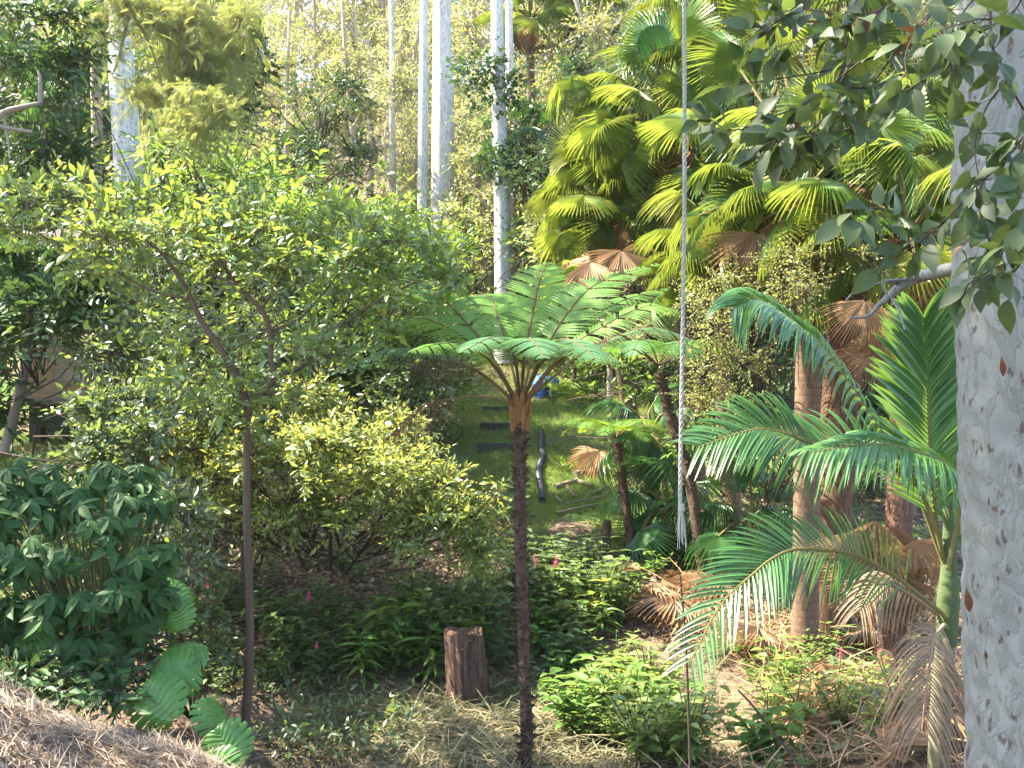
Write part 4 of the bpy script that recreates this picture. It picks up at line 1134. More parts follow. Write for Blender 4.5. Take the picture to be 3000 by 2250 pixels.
def bush(label, px, py, rows, ntw, k, T, size, tl, lm, name='bush', **kw):
    b = hit(px, py)
    return shrub(name, label, 'shrub', b, rows, ntw, k, T, size, tl, lm, M['twig_dark'], [([b - [0, 0, .1], b + [.05, 0, .3], b + [.1, .1, .8]], [.025, .01])], **kw)
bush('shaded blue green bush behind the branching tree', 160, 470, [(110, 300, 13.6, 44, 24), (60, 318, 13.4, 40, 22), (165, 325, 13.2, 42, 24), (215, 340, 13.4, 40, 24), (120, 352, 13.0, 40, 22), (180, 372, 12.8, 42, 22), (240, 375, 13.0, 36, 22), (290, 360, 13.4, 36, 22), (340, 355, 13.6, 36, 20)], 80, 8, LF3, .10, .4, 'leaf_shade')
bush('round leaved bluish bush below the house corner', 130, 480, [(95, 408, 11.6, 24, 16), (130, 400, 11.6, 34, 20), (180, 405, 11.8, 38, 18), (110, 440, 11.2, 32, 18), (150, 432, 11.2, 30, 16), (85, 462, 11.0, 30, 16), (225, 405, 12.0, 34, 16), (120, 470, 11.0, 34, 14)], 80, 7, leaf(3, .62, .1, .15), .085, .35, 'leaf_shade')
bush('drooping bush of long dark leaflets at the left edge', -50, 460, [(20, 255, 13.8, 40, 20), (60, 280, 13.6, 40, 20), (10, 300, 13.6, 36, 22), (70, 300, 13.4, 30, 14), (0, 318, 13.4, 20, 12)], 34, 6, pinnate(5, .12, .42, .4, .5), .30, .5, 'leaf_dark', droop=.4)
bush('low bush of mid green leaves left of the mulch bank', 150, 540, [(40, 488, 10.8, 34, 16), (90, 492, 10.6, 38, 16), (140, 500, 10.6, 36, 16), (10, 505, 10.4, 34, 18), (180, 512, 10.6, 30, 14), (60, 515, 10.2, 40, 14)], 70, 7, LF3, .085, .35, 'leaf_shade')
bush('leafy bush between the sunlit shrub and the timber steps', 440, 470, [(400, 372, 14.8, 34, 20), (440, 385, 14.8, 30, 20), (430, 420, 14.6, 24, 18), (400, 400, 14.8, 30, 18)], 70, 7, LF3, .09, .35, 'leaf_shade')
bush('bush behind the branching tree toward the white gums', 370, 430, [(350, 215, 15.0, 44, 20), (400, 235, 15.2, 44, 22), (445, 250, 15.4, 36, 20), (380, 262, 15.0, 44, 22), (440, 290, 15.2, 34, 22), (400, 310, 15.0, 40, 24), (340, 300, 15.2, 40, 24), (440, 335, 15.0, 30, 20), (385, 345, 15.0, 36, 20), (290, 215, 15.2, 34, 18)], 80, 8, LF3, .11, .4, 'leaf_green')
bush('scrub of tiny olive leaves under the pale gum limb', 790, 560, [(735, 285, 10.9, 40, 22), (790, 262, 10.8, 44, 18), (840, 255, 10.6, 44, 18), (885, 270, 10.6, 36, 14), (800, 285, 10.4, 36, 16), (760, 310, 10.6, 34, 18), (720, 330, 10.9, 36, 24), (705, 370, 11.0, 30, 24), (745, 365, 10.9, 36, 24), (730, 405, 10.9, 34, 18), (700, 400, 11.1, 20, 18)], 85, 9, leaf_lo(.6), .036, .26, 'leaf_olive', droop=.2, rad=.0025)
bush('yellow leaved twiggy scrub between rope and ringed palm', 730, 520, [(735, 225, 12.8, 30, 16), (700, 300, 12.4, 30, 18), (840, 235, 11.6, 30, 14), (875, 245, 11.6, 30, 12)], 90, 8, leaf_lo(.5), .045, .3, 'leaf_pale', droop=.2, rad=.003)
bush('pale bush lit by the sun at the foot of the smooth gum', 470, 330, [(455, 215, 24, 16, 14), (470, 232, 24, 16, 12), (452, 245, 23.5, 14, 10), (540, 225, 22, 16, 22), (548, 255, 22, 14, 18)], 60, 7, LF2, .13, .5, 'leaf_pale')
bush('low green bushes right of the lawn under the palms', 600, 410, [(590, 350, 16.4, 34, 14), (620, 365, 16.2, 28, 12), (560, 360, 17, 26, 12), (700, 440, 13.6, 20, 16), (640, 390, 15.6, 28, 12)], 60, 7, LF3, .11, .4, 'leaf_green')

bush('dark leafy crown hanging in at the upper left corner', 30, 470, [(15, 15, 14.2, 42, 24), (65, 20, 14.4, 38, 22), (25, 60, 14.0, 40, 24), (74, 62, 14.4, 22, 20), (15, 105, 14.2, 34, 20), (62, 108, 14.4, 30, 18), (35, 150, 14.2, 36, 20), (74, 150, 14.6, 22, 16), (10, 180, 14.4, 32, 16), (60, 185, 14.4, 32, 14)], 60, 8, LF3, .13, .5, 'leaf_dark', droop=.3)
# dark bush with whorled leaves, lower left
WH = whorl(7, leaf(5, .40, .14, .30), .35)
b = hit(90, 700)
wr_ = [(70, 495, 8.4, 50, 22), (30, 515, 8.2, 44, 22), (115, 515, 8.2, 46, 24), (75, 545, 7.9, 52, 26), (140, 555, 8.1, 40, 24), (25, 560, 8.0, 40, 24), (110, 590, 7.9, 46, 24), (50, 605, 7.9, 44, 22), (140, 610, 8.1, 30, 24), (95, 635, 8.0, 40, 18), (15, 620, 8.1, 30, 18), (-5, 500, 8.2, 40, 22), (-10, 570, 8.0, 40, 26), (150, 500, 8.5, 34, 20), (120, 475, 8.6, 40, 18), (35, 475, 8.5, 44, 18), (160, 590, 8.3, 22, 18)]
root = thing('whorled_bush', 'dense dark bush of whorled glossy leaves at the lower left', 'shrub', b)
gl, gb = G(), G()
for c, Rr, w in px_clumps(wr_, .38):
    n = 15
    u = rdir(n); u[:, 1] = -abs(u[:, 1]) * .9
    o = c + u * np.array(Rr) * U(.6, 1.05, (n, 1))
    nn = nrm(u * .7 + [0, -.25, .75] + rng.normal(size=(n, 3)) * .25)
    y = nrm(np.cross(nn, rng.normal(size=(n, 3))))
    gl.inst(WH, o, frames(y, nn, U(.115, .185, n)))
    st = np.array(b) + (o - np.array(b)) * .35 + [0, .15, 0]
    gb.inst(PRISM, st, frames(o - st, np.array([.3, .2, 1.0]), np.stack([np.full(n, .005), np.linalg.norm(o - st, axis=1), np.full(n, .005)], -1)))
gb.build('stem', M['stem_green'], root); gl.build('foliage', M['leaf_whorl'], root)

bush('low dark leafy tangle between the whorled bush and the straw bank', 60, 690, [(15, 655, 7.9, 34, 16), (60, 662, 7.9, 34, 14), (105, 660, 8.0, 34, 14), (20, 682, 7.5, 30, 10), (130, 640, 8.4, 26, 14), (75, 682, 7.6, 30, 9), (120, 690, 7.7, 26, 9), (0, 630, 8.0, 26, 16)], 44, 7, LF3, .10, .28, 'leaf_dark', droop=.25)
bush('straggly green tangle right of the whorled bush', 190, 640, [(185, 520, 9.6, 26, 16), (195, 555, 9.4, 26, 18), (175, 585, 9.2, 26, 18), (200, 610, 9.2, 26, 16), (180, 640, 9.0, 28, 14), (215, 648, 9.2, 24, 12), (170, 500, 9.8, 24, 14)], 34, 7, LF3, .10, .3, 'leaf_shade', droop=.25)
# ------------------------------------------------------------------ monstera
def monstera():
    Ts = []
    out = lambda a: .50 * (1 + .25 * math.cos(a)) * (1 - .35 * max(0, -math.cos(a)) ** 3)
    n = 9
    for sd in (-1, 1):
        for i in range(n):
            a0, a1 = math.radians(8 + 158 * i / n), math.radians(8 + 158 * (i + 1) / n)
            am = (a0 + a1) / 2
            base = .62 - .80 * (i + .5) / n                     # along the midrib
            V = []
            for s, wid in ((0, 1), (.35, 1), (.52, 1), (.66, .86), (.88, .84), (1.0, .55)):
                for w in (-1, 0, 1):
                    a = am + (a1 - a0) / 2 * w * wid * (1 if s <= .55 else .97)
                    tip = np.array([math.sin(a), math.cos(a)]) * out(a) * 1.05
                    b0 = np.array([0, base - w * .044])
                    q = b0 + (tip - b0) * s
                    z = .10 * s - .30 * s ** 2.2 * (.4 + abs(tip[0])) - .14 * max(0, q[1]) ** 2 + (.012 if w == 0 else 0)
                    V.append([sd * q[0], q[1], z])
            Q = [[3 * r + c, 3 * r + c + 1, 3 * r + c + 4, 3 * r + c + 3] for r in range(5) for c in (0, 1)]
            if sd < 0: Q = [q[::-1] for q in Q]
            Ts.append((np.array(V), np.array(Q)))
    rib = (np.array([[-.012, -.2, .012], [.012, -.2, .012], [.003, .6, -.03], [-.003, .6, -.03]]), np.array([[0, 1, 2, 3]]))
    return merge(Ts), rib
MT, MR = monstera()
b = hit(190, 730)
root = thing('monstera', 'monstera with big split leaves leaning over the straw bank', 'plant', b)
def mleaf(px, py, Y, tip, nm, s):
    c = P(px, py, Y)
    g = G()
    fr = frames(np.array([tip], float), np.array(nm, float), s)
    g.inst(MT, [c], fr); g.inst(MR, [c], fr, 1)
    h = c - fr[0] @ np.array([0, .2, 0]) 
    tube(g, cr([np.array(b) + [0, .1, .05], (np.array(b) + h) / 2 + [0, .1, .15], h], 12), [.012, .008], 6, 1)
    g.build('leaf', [M['monstera'], M['stem_green']], root)
for a in ((150, 695, 7.6, (.75, -.35, -.55), (.1, -.92, .4), .40), (184, 668, 7.9, (-.7, -.3, -.25), (-.1, -.9, .4), .38), (178, 655, 8.2, (.6, .2, .1), (.1, -.5, .8), .34), (212, 708, 7.7, (.55, -.2, -.85), (.8, -.25, .5), .36), (222, 738, 7.4, (.7, -.3, -.75), (-.1, -.8, .55), .34), (216, 762, 7.2, (.3, -.3, -.9), (-.5, -.6, .5), .32),
          (46, 636, 7.9, (-.8, -.2, -.1), (.1, -.5, .85), .34), (68, 672, 7.7, (0, -.45, -.85), (.1, -.75, .6), .32), (174, 608, 8.3, (.4, -.3, -.8), (.1, -.85, .5), .28), (170, 585, 8.6, (.7, -.3, -.5), (.3, -.3, .9), .34), (112, 668, 7.8, (-.3, -.4, -.85), (.2, -.6, .75), .26)):
    mleaf(*a)

# ------------------------------------------------------------------ stump
b = np.array(hit(469, 712)); Ys = b[1]
st = thing('stump', 'cut reddish stump with ragged fibrous bark among grass clippings', 'stump', b)
g = G()
path = cr([b - [0, 0, .15], b + [0, 0, .05], b + [-.02, 0, .45], P(464, 631, Ys)], 40)
n, sides = 40, 64
a = np.linspace(0, 2 * np.pi, sides, endpoint=False)
tt = np.linspace(0, 1, n)
r0 = np.interp(tt, [0, .15, .4, 1], [.34, .25, .215, .195])
rid = sum(np.sin(a[None] * k + rng.uniform(0, 6) + np.sin(tt[:, None] * (2 + k * .3) + k) * .5) / (1.2 + .1 * k) for k in (3, 5, 8, 13, 19, 27)) * .010
r = r0[:, None] + rid + (np.exp(-tt * 7) * .05)[:, None] * np.sin(a * 5 + 1)[None]
top_z = np.zeros((n, sides)); top_z[-1] = .02 * np.sin(a * 3) + rng.normal(size=sides) * .006
V = path[:, None] + np.stack([r * np.cos(a), r * np.sin(a), top_z], -1)
i = np.arange(n - 1)[:, None] * sides; j = np.arange(sides); k = (j + 1) % sides
g.add(V.reshape(-1, 3), np.stack([i + j, i + k, i + sides + k, i + sides + j], -1).reshape(-1, 4))
g.build('bark', M['stump'], st, True)
g = G()
ring = V[-1]
inner = path[-1] + (ring - path[-1]) * .85 - [0, 0, .03]
cen = path[-1] - [0, 0, .05]
g.add(np.vstack([ring, inner, cen]), np.stack([j, k, k + sides, j + sides], -1))
g.add(np.vstack([inner, cen]), np.stack([j, k, np.full(sides, sides)], -1))
g.build('cut_face', M['fibre'], st, True)
g = G()
for pts in ([(450, 640), (462, 650), (470, 640), (480, 655)], [(474, 632), (480, 642), (476, 665)]):
    tube(g, cr([P(x, yy, Ys - .21) for x, yy in pts], 12), [.006, .004], 5)
g.build('vine', M['twig'], st)

# sticks lying across the clippings
for p0, p1, r, lb in (((366, 698), (386, 686), .014, 'short pale stick left of the stump'), ((484, 672), (473, 690), .007, 'thin stick leaning against the stump on its right'), ((380, 716), (420, 728), .007, 'long grey stick lying in front of the stump'), ((318, 690), (300, 700), .01, 'pale stick by the dark hollow'), ((395, 757), (410, 762), .02, 'broken brown stub in the clippings'), ((440, 735), (470, 748), .006, 'thin curved twig on the clippings'), ((60, 742), (130, 758), .0035, 'straw coloured stalk across the straw bank'), ((20, 700), (70, 720), .003, 'bent stalk at the top of the straw bank')):
    a0, a1 = hit(*p0), hit(*p1)
    g = G()
    tube(g, cr([a0 + [0, 0, .03], (a0 + a1) / 2 + [.02, 0, .05], a1 + [0, 0, .03]], 12), [r, r * .6], 7, rough=.1)
    tag(g.build('stick', M['log'], None, True), lb, 'stick')

for p0, p1, r, lb in (((330, 560), (375, 552), .012, 'thin grey twig across the mulch bank'), ((395, 585), (430, 600), .015, 'dark stick on the mulch bank left of the fern trunk'), ((285, 600), (320, 590), .012, 'bent stick right of the branching tree foot'), ((420, 560), (455, 548), .01, 'pale twig below the sunlit shrub')):
    a0, a1 = hit(*p0), hit(*p1)
    g = G()
    tube(g, cr([a0 + [0, 0, .03], (a0 + a1) / 2 + [.03, 0, .06], a1 + [0, 0, .03]], 12), [r, r * .5], 7, rough=.15)
    tag(g.build('stick', M['log'], None, True), lb, 'stick')

# ------------------------------------------------------------------ rope
g = G()
xr, yr = P(681.5, 300, 4.5)[0], 4.5
ztop, zbot = 9.22, P(0, 522, 4.5)[2]
for s in range(3):
    z = np.linspace(ztop, zbot, 420)
    ph = z * 78 + s * 2.094
    sw = .012 * np.sin((ztop - z) * .7) + .004 * np.sin((ztop - z) * 2.3)
    tube(g, np.stack([xr + sw + (.0045) * np.cos(ph), yr + (.0045) * np.sin(ph), z], -1), [.0048], 6)
rp = tag(g.build('rope', M['rope'], None, True), 'pale twisted rope hanging straight down in front of the palms', 'rope')
ORG[rp.name] = np.zeros(3)
g = G()
for q in range(26):
    a = rdir(1)[0] * .028
    tube(g, cr([(xr, yr, zbot + .06), (xr + a[0] * .6, yr + a[1] * .6, zbot), (xr + a[0], yr + a[1], zbot - U(.03, .12))], 6), [.0028, .0012], 4)
tube(g, [(xr, yr, zbot + .045), (xr, yr, zbot + .075)], [.013, .013], 8)
g.build('frayed_end', M['rope'], rp)

# ------------------------------------------------------------------ leafy branch hanging close at the top right
ob = P(1010, -30, 3.4)
hb = thing('leafy_branch', 'drooping leafy branch close by, hanging across the big gum', 'branch', ob)
tw = [([(985, -40), (990, 0), (992, 43), (1007, 80), (1030, 118), (1060, 150)], 3.3, .009), ([(1050, 105), (1000, 165), (976, 185), (950, 215), (914, 247), (885, 262)], 3.2, .006), ([(992, 43), (950, 50), (935, 72), (905, 92), (880, 112), (850, 128)], 3.3, .006),
      ([(960, -30), (935, 10), (900, 45), (860, 62), (820, 72), (770, 80), (735, 85)], 3.5, .007), ([(900, 45), (870, 85), (845, 90), (835, 120), (820, 150)], 3.4, .005), ([(870, -30), (850, 20), (845, 60), (850, 95)], 3.6, .006), ([(860, 62), (810, 100), (770, 118), (735, 130), (705, 118)], 3.4, .005),
      ([(1007, 80), (985, 110), (975, 150), (985, 200), (1000, 240)], 3.2, .005), ([(1040, 190), (1010, 240), (990, 270), (968, 285)], 3.0, .005), ([(976, 185), (985, 230), (1000, 262), (1012, 290)], 3.1, .004), ([(830, 112), (800, 140), (765, 150)], 3.4, .004), ([(1030, -20), (1010, 15), (975, 20), (940, 30)], 3.1, .006),
      ([(1030, 118), (1020, 160), (1030, 200)], 3.0, .005), ([(960, -20), (920, 25), (905, 60), (915, 90)], 3.3, .005), ([(905, -20), (880, 10), (845, 25), (800, 40), (765, 50)], 3.5, .005), ([(1000, -30), (965, 10), (950, 40), (955, 75)], 3.2, .005), ([(840, -30), (810, 0), (780, 20), (750, 40)], 3.6, .005), ([(930, -30), (900, 0), (860, 20), (810, 10), (770, 25)], 3.6, .006), ([(914, 247), (895, 230), (870, 205), (850, 215)], 3.2, .003), ([(850, 128), (820, 135), (790, 128), (775, 140)], 3.3, .003)]
g = G()
O, D = [], []
for pts, Yb, r in tw:
    w = cr([P(x, yy, Yb + .06 * math.sin(i * 1.7)) for i, (x, yy) in enumerate(pts)], 26)
    tube(g, w, [r * .62, r * .25], 7)
    T = nrm(np.gradient(w, axis=0))
    for i in list(range(4, 26, 2)) + [25]:
        for q in range(rng.integers(1, 4)):
            O.append(w[i]); D.append(T[i] * .5 + rng.normal(size=3) * .7 + [-.12, 0, -.25])
O, D = np.array(O), nrm(D)
n = len(O)
pet = .035
gb = g
gb.inst(PRISM, O, frames(D, np.array([.3, .2, 1.0]), np.stack([np.full(n, .0012), np.full(n, pet), np.full(n, .0012)], -1)))
gb.build('twig', M['twig_dark'], hb, True)
NL = leaf(8, .56, .12, .28, .44)
nm = np.stack([U(-.8, .8, n), U(-1.0, .3, n), U(.1, 1.0, n)], -1)
dead = U(0, 1, n) < .014
s = U(.064, .106, n)
gl = G().inst(NL, (O + D * pet)[~dead], frames(D[~dead], nm[~dead], s[~dead]))
gl.build('foliage', M['leaf_near'], hb, True)
gl = G().inst(leaf(8, .42, .3, .5, .44), (O + D * pet)[dead], frames(D[dead], nm[dead], s[dead]))
gl.build('dead_foliage', M['leaf_dead'], hb, True)

# ------------------------------------------------------------------ small flowering plants and weeds
def herb_proto(name, H, ns, k, T, size, lm, flower=False, spread=.25, cat='plant', stemm='stem_green'):
    root = thing(name, '', cat)
    gl, gb, gf = G(), G(), G()
    for i in range(ns):
        a = i * 2.4
        tip = np.array([math.cos(a) * spread * U(.4, 1), math.sin(a) * spread * U(.4, 1), H * U(.65, 1.05)])
        p = cr([(0, 0, -.02), tip * [.3, .3, .5], tip], 12)
        tube(gb, p, [.007, .004], 5)
        for q in range(k):
            t = .25 + .75 * (q + 1) / k
            o = p[min(11, int(t * 11))]
            aa = q * 1.57 + a
            for sg in (0, math.pi):
                d = np.array([math.cos(aa + sg), math.sin(aa + sg), .35 - .5 * (1 - t)])
                gl.inst(T, [o], frames(np.array([d]), np.array([0, 0, 1.0]) + rng.normal(size=3) * .2, size * U(.75, 1.2)))
        if flower and i == 0:
            m_ = 40
            z = U(0, 1, m_)
            gf.inst(leaf(2, .35, .2, -.3), tip + np.stack([0 * z, 0 * z, z * .09], -1), frames(np.concatenate([rdir(m_)[:, :2] * (1.2 - z)[:, None], .7 + z[:, None]], 1), rdir(m_), U(.03, .055, m_)))
    gb.build('stem', M[stemm], root)
    gl.build('foliage', M[lm], root)
    if flower: gf.build('flower', M['flower'], root)
    return root
h1 = herb_proto('weed', .58, 5, 5, leaf(4, .36, .14, .3), .16, 'leaf_shade')
h2 = herb_proto('weed', .45, 8, 4, LF3, .12, 'leaf_green', spread=.3)
h3 = herb_proto('flowering_plant', .7, 3, 6, leaf(4, .38, .14, .3), .17, 'leaf_shade', True, .12)
h4 = herb_proto('ginger', .62, 3, 5, leaf(6, .22, .2, .45), .30, 'leaf_green', spread=.14)
h5 = herb_proto('weed', .5, 9, 5, LF3, .085, 'leaf_lit', spread=.35)
h6 = herb_proto('broad_weed', .55, 6, 4, leaf(5, .52, .14, .35), .17, 'leaf_green', spread=.3)
h7 = herb_proto('broad_weed', .6, 6, 4, leaf(5, .48, .14, .35), .14, 'leaf_lit', spread=.3)
def put(proto, px, py, s, label, group=None):
    b = hit(px, py)
    if group and np.min(np.hypot(b[0] - PATH[:, 0], b[1] - PATH[:, 1])) < .38: return None
    return place(proto, b[0], b[1], s, None, label, group)
for px, py, s, lb in ((214, 640, 1.05, 'pink flowered plant left of the branching tree trunk'), (200, 650, .9, 'smaller pink flowered plant at the dark bush edge'), (302, 655, 1.05, 'plant with a faded pink flower right of the branching tree'), (314, 690, .75, 'low plant with a pale pink flower near the hollow'), (533, 625, 1.2, 'plant with a rosy flower spike just right of the fern trunk'), (549, 622, 1.15, 'plant with a rosy flower spike, further right of the fern trunk'), (838, 705, .8, 'plant with a single pink bloom under the ringed palm'), (9, 590, 1.0, 'pink flowered plant at the left edge'), (22, 588, .95, 'pink flowered plant beside the left edge bush')):
    put(h3, px, py, s, lb)
for px, py, s, lb in ((382, 668, 1.05, 'ginger with long bright leaves left of the stump'), (432, 690, .95, 'ginger with a leaf folded over the stump'), (362, 690, .8, 'low ginger at the left end of the clippings'), (680, 764, .85, 'ginger with broad sunlit leaves beside the path'), (765, 768, .7, 'broad leaved ginger at the bottom by the path'), (600, 640, .7, 'ginger behind the yellow leaved weeds'), (548, 600, .7, 'ginger among weeds right of the fern trunk')):
    put(h4, px, py, s, lb)
WG = 'shaded weeds on the gully floor'
for i in range(62):
    px, py = U(270, 660), 575 + 100 * U(0, 1) ** 1.2
    if 430 < px < 500 and py > 640: continue
    if 270 < px < 500 and py < 640: continue
    put((h1, h2, h1)[i % 3], px, py, U(.6, 1.05), 'shaded leafy weed on the gully floor around the fern trunk', WG)
for i in range(17):
    put((h1, h6, h2, h1)[i % 4], U(255, 470), U(628, 682), U(.7, 1.1), 'leafy weed between the branching tree and the stump', 'weeds between tree and stump')
for i in range(26):
    put((h1, h2)[i % 2], U(190, 345), U(600, 690), U(.6, 1.0), 'shaded leafy weed near the branching tree trunk', 'weeds by the branching tree')
for i in range(22):
    put((h1, h2)[i % 2], U(0, 230), U(640, 700), U(.5, .9), 'small weed along the top of the straw bank', 'weeds along the straw bank')
for i in range(34):
    px, py = U(560, 690), U(660, 762)
    put((h6, h5, h2)[i % 3], px, py, U(.6, 1.05), 'green weed left of the earth path', 'weeds left of the path')
for i in range(34):
    put((h7, h5, h7, h6)[i % 4], U(575, 780), U(715, 778), U(.8, 1.3), 'yellow lit weed at the bottom beside the path', 'sunlit weeds at the bottom')
for i in range(44):
    put((h5, h2, h7)[i % 3], U(720, 910), U(655, 745), U(.5, 1.0), 'sunlit weed at the foot of the palms', 'weeds under the palms')
for i in range(24):
    put((h1, h2, h5)[i % 3], U(500, 620), U(560, 625), U(.5, .9), 'weed at the lower edge of the lawn', 'weeds at the lawn edge')
for i in range(30):
    put((h1, h2)[i % 2], U(0, 200), U(500, 620), U(.7, 1.2), 'leafy weed on the left slope behind the dark bush', 'weeds on the left slope')
for i in range(22):
    if i > 9: break
    put((h1, h2, h5)[i % 3], U(200, 490), U(540, 600), U(.4, .7), 'weed on the mulch bank under the sunlit shrub', 'weeds on the mulch bank')

for i in range(40):
    put((h7, h5, h6, h1)[i % 4], U(400, 640), U(612, 668), U(.7, 1.35), 'yellowish leafy weed behind the stump and fern trunk', 'yellowish weeds behind the stump')
g = G()
def cover(n, x0, x1, y0, y1, hmax, keep=None):
    p = scatter(n, x0, x1, y0, y1, keep)
    p[:, 2] += U(.02, hmax, len(p))
    g.inst(LF2, p, frames(rng.normal(size=(len(p), 3)) + [0, -.2, .1], rng.normal(size=(len(p), 3)) * .5 + [0, 0, 1], U(.04, .12, len(p))))
spot = lambda x, y: np.sin(x * 2.3 + y * 1.1) + np.sin(y * 2.9 - x * 1.7 + 1) + rng.normal(size=len(x)) * .4 > .15
off = lambda x, y: np.min(np.hypot(x[:, None] - PATH[None, ::4, 0], y[:, None] - PATH[None, ::4, 1]), axis=1) > .34
cover(7000, -3.2, 2.0, 9.6, 12.0, .22, lambda x, y: spot(x, y) & off(x, y) & ((np.abs(x + .45) > .4) | (y > 11.4)))
cover(5000, 1.2, 4.5, 8.2, 12, .2, lambda x, y: spot(x, y) & off(x, y))
cover(4000, -6.5, -3.2, 10, 15, .3, spot)
cover(9000, -7, 6, 13, 20, .3, lambda x, y: spot(x, y) & ((x < -4) | (x > 2)))
tag(g.build('ground_cover', M['leaf_shade']), 'low creeping leaves spread over the gully floor', 'ground cover', kind='stuff')

# tall sunlit weeds by the path and bare dark stems
for pts, Yb, lb in (([(738, 690), (752, 705), (775, 735), (800, 775)], 7.0, 'bare dark stem curving down beside the path'), ([(862, 700), (850, 740), (838, 775)], 7.0, 'bare dark stem rising from the bottom under the palms'), ([(680, 575), (686, 650), (690, 770)], 7.4, 'thin dark stem standing through the weeds below the rope')):
    g = G()
    q = [P(x, yy, Yb) for x, yy in pts]
    lo = min(q, key=lambda v: v[2]); lo2 = np.array([lo[0], lo[1], gz(lo[0], lo[1]) - .05])
    q = q + [lo2] if q[-1] is lo else [lo2] + q
    tube(g, cr(q, 20), [.006, .011] if pts[0][1] < pts[-1][1] else [.011, .005], 6, rough=.1)
    tag(g.build('bare_stem', M['twig_dark'], None, True), lb, 'stem')

# ------------------------------------------------------------------ dead palm leaves heaped on the ground
DG = 'dead fan leaves heaped under the palms'
spots = [(760, 610), (745, 590), (725, 600), (840, 640), (855, 620), (870, 655), (835, 665), (860, 690), (890, 715), (850, 735), (905, 740), (935, 745), (880, 765), (945, 770), (760, 650), (785, 690), (820, 712), (700, 545), (660, 590), (640, 585), (675, 620), (690, 560), (720, 570), (650, 610), (700, 600), (610, 625), (730, 560), (880, 640), (800, 600), (955, 715)]
for i, (px, py) in enumerate(spots):
    b = hit(px, py)
    rt = thing('dead_palm_leaf', 'dry brown fan leaf lying in the heap under the palms', 'palm leaf', b, DG)
    a = i * 2.1
    blade(rt, FDEAD[i % 3], b + [0, 0, .12 + .06 * (i % 3)], (math.cos(a), math.sin(a), -.05 + .3 * (i % 2)), (.2 * math.sin(i), -.5 * ((i + 1) % 2), 1), U(.5, .72), None, 'blade')
b = hit(600, 478)
rt = thing('dead_palm_leaf', 'pale pinkish fan leaf lying alone on the lawn above the sticks', 'palm leaf', b)
blade(rt, FDEAD[2], b + [0, 0, .45], (-.3, -.6, -.6), (-.3, -.8, .5), .75, None, 'blade')
g = G()
flat_bits(g, scatter(6000, 1.2, 4.8, 8.0, 13.5, lambda x, y: (x > 1.6 + .35 * np.sin(y * 2)) & (np.min(np.hypot(x[:, None] - PATH[None, :, 0], y[:, None] - PATH[None, :, 1]), axis=1) > .38)), BLADE, .15, .6, .16, .35)
tag(g.build('palm_litter', M['palm_dead']), 'tangle of dry brown palm strips under the palms', 'palm litter', kind='stuff')

# ------------------------------------------------------------------ sticks and logs on the lawn
for p0, p1, r, lb in (((555, 491), (578, 484), .045, 'thick pale log at the left of the stick pile'), ((578, 484), (592, 489), .03, 'short log continuing the stick pile'), ((567, 490), (575, 500), .03, 'short stick propped across the pale log'), ((592, 497), (608, 489), .025, 'thin pale stick slanting at the right of the pile'), ((564, 507), (606, 499), .02, 'long bamboo pole, upper of the pair on the lawn'), ((556, 516), (598, 507), .02, 'long bamboo pole, lower of the pair on the lawn'), ((575, 478), (598, 475), .05, 'brown log under the pale fan leaf'), ((600, 478), (640, 474), .06, 'mossy log behind the short tree fern'), ((556, 500), (563, 506), .025, 'stub of branch at the near end of the pile'), ((645, 488), (652, 452), .022, 'pale bamboo stick leaning up behind the fan palm sapling')):
    a0, a1 = hit(*p0), hit(*p1)
    if lb.startswith('pale bamboo'): a1 = P(p1[0], p1[1], a0[1] + .4)
    g = G()
    tube(g, cr([a0 + [0, 0, .02 + r], a1 + [0, 0, .02 + r]], 12), [r, r * .85], 10, rough=.12)
    tag(g.build('log' if r > .035 else 'stick', M['log'], None, True), lb, 'log' if r > .035 else 'stick')
g = G()
b = hit(612, 470)
flat = np.stack([U(b[0] - .9, b[0] + .9, 900), U(b[1] - .5, b[1] + .3, 900)], -1)
pts = np.stack([flat[:, 0], flat[:, 1], ground(flat[:, 0], flat[:, 1]) + .08], -1)
g.inst(leaf_lo(.5), pts, frames(rng.normal(size=(900, 3)) + [0, -.2, .3], rng.normal(size=(900, 3)) * .5 + [0, 0, 1], U(.04, .09, 900)))
tag(g.build('moss', M['leaf_green']), 'bright green moss over the logs behind the sticks', 'moss', kind='stuff')
b = hit(606, 441)
g = G()
for i in range(9):
    x = b[0] + (i - 4) * .035
    tube(g, [(x, b[1] + .03 * math.sin(i * 2), b[2] - .1), (x + .01, b[1] + .03 * math.sin(i * 2), b[2] + .42 + .05 * math.sin(i * 3))], [.02, .017], 6, rough=.1)
tag(g.build('stump', M['log'], None, True), 'pale splintered stump on the slope beyond the pale fan leaf', 'stump')
b = hit(185, 600)
g = G()
tube(g, cr([(b[0] + .1, b[1], b[2] - .1), P(175, 575, b[1]), P(175, 545, b[1])], 10), [.05, .045, .04], 9, rough=.06)
tag(g.build('post', M['fibre'], None, True), 'short brown post at the edge of the dark bush', 'post')
for p0, p1, r, lb in (((180, 550), (215, 570), .06, 'mossy log on the mulch bank behind the post'), ((165, 555), (200, 575), .05, 'grey plank lying on the mulch bank')):
    a0, a1 = hit(*p0), hit(*p1)
    g = G(); tube(g, cr([a0 + [0, 0, .05], a1 + [0, 0, .05]], 8), [r], 9, rough=.1)
    tag(g.build('log', M['log'] if 'grey' not in lb else M['weathered'], None, True), lb, 'log')

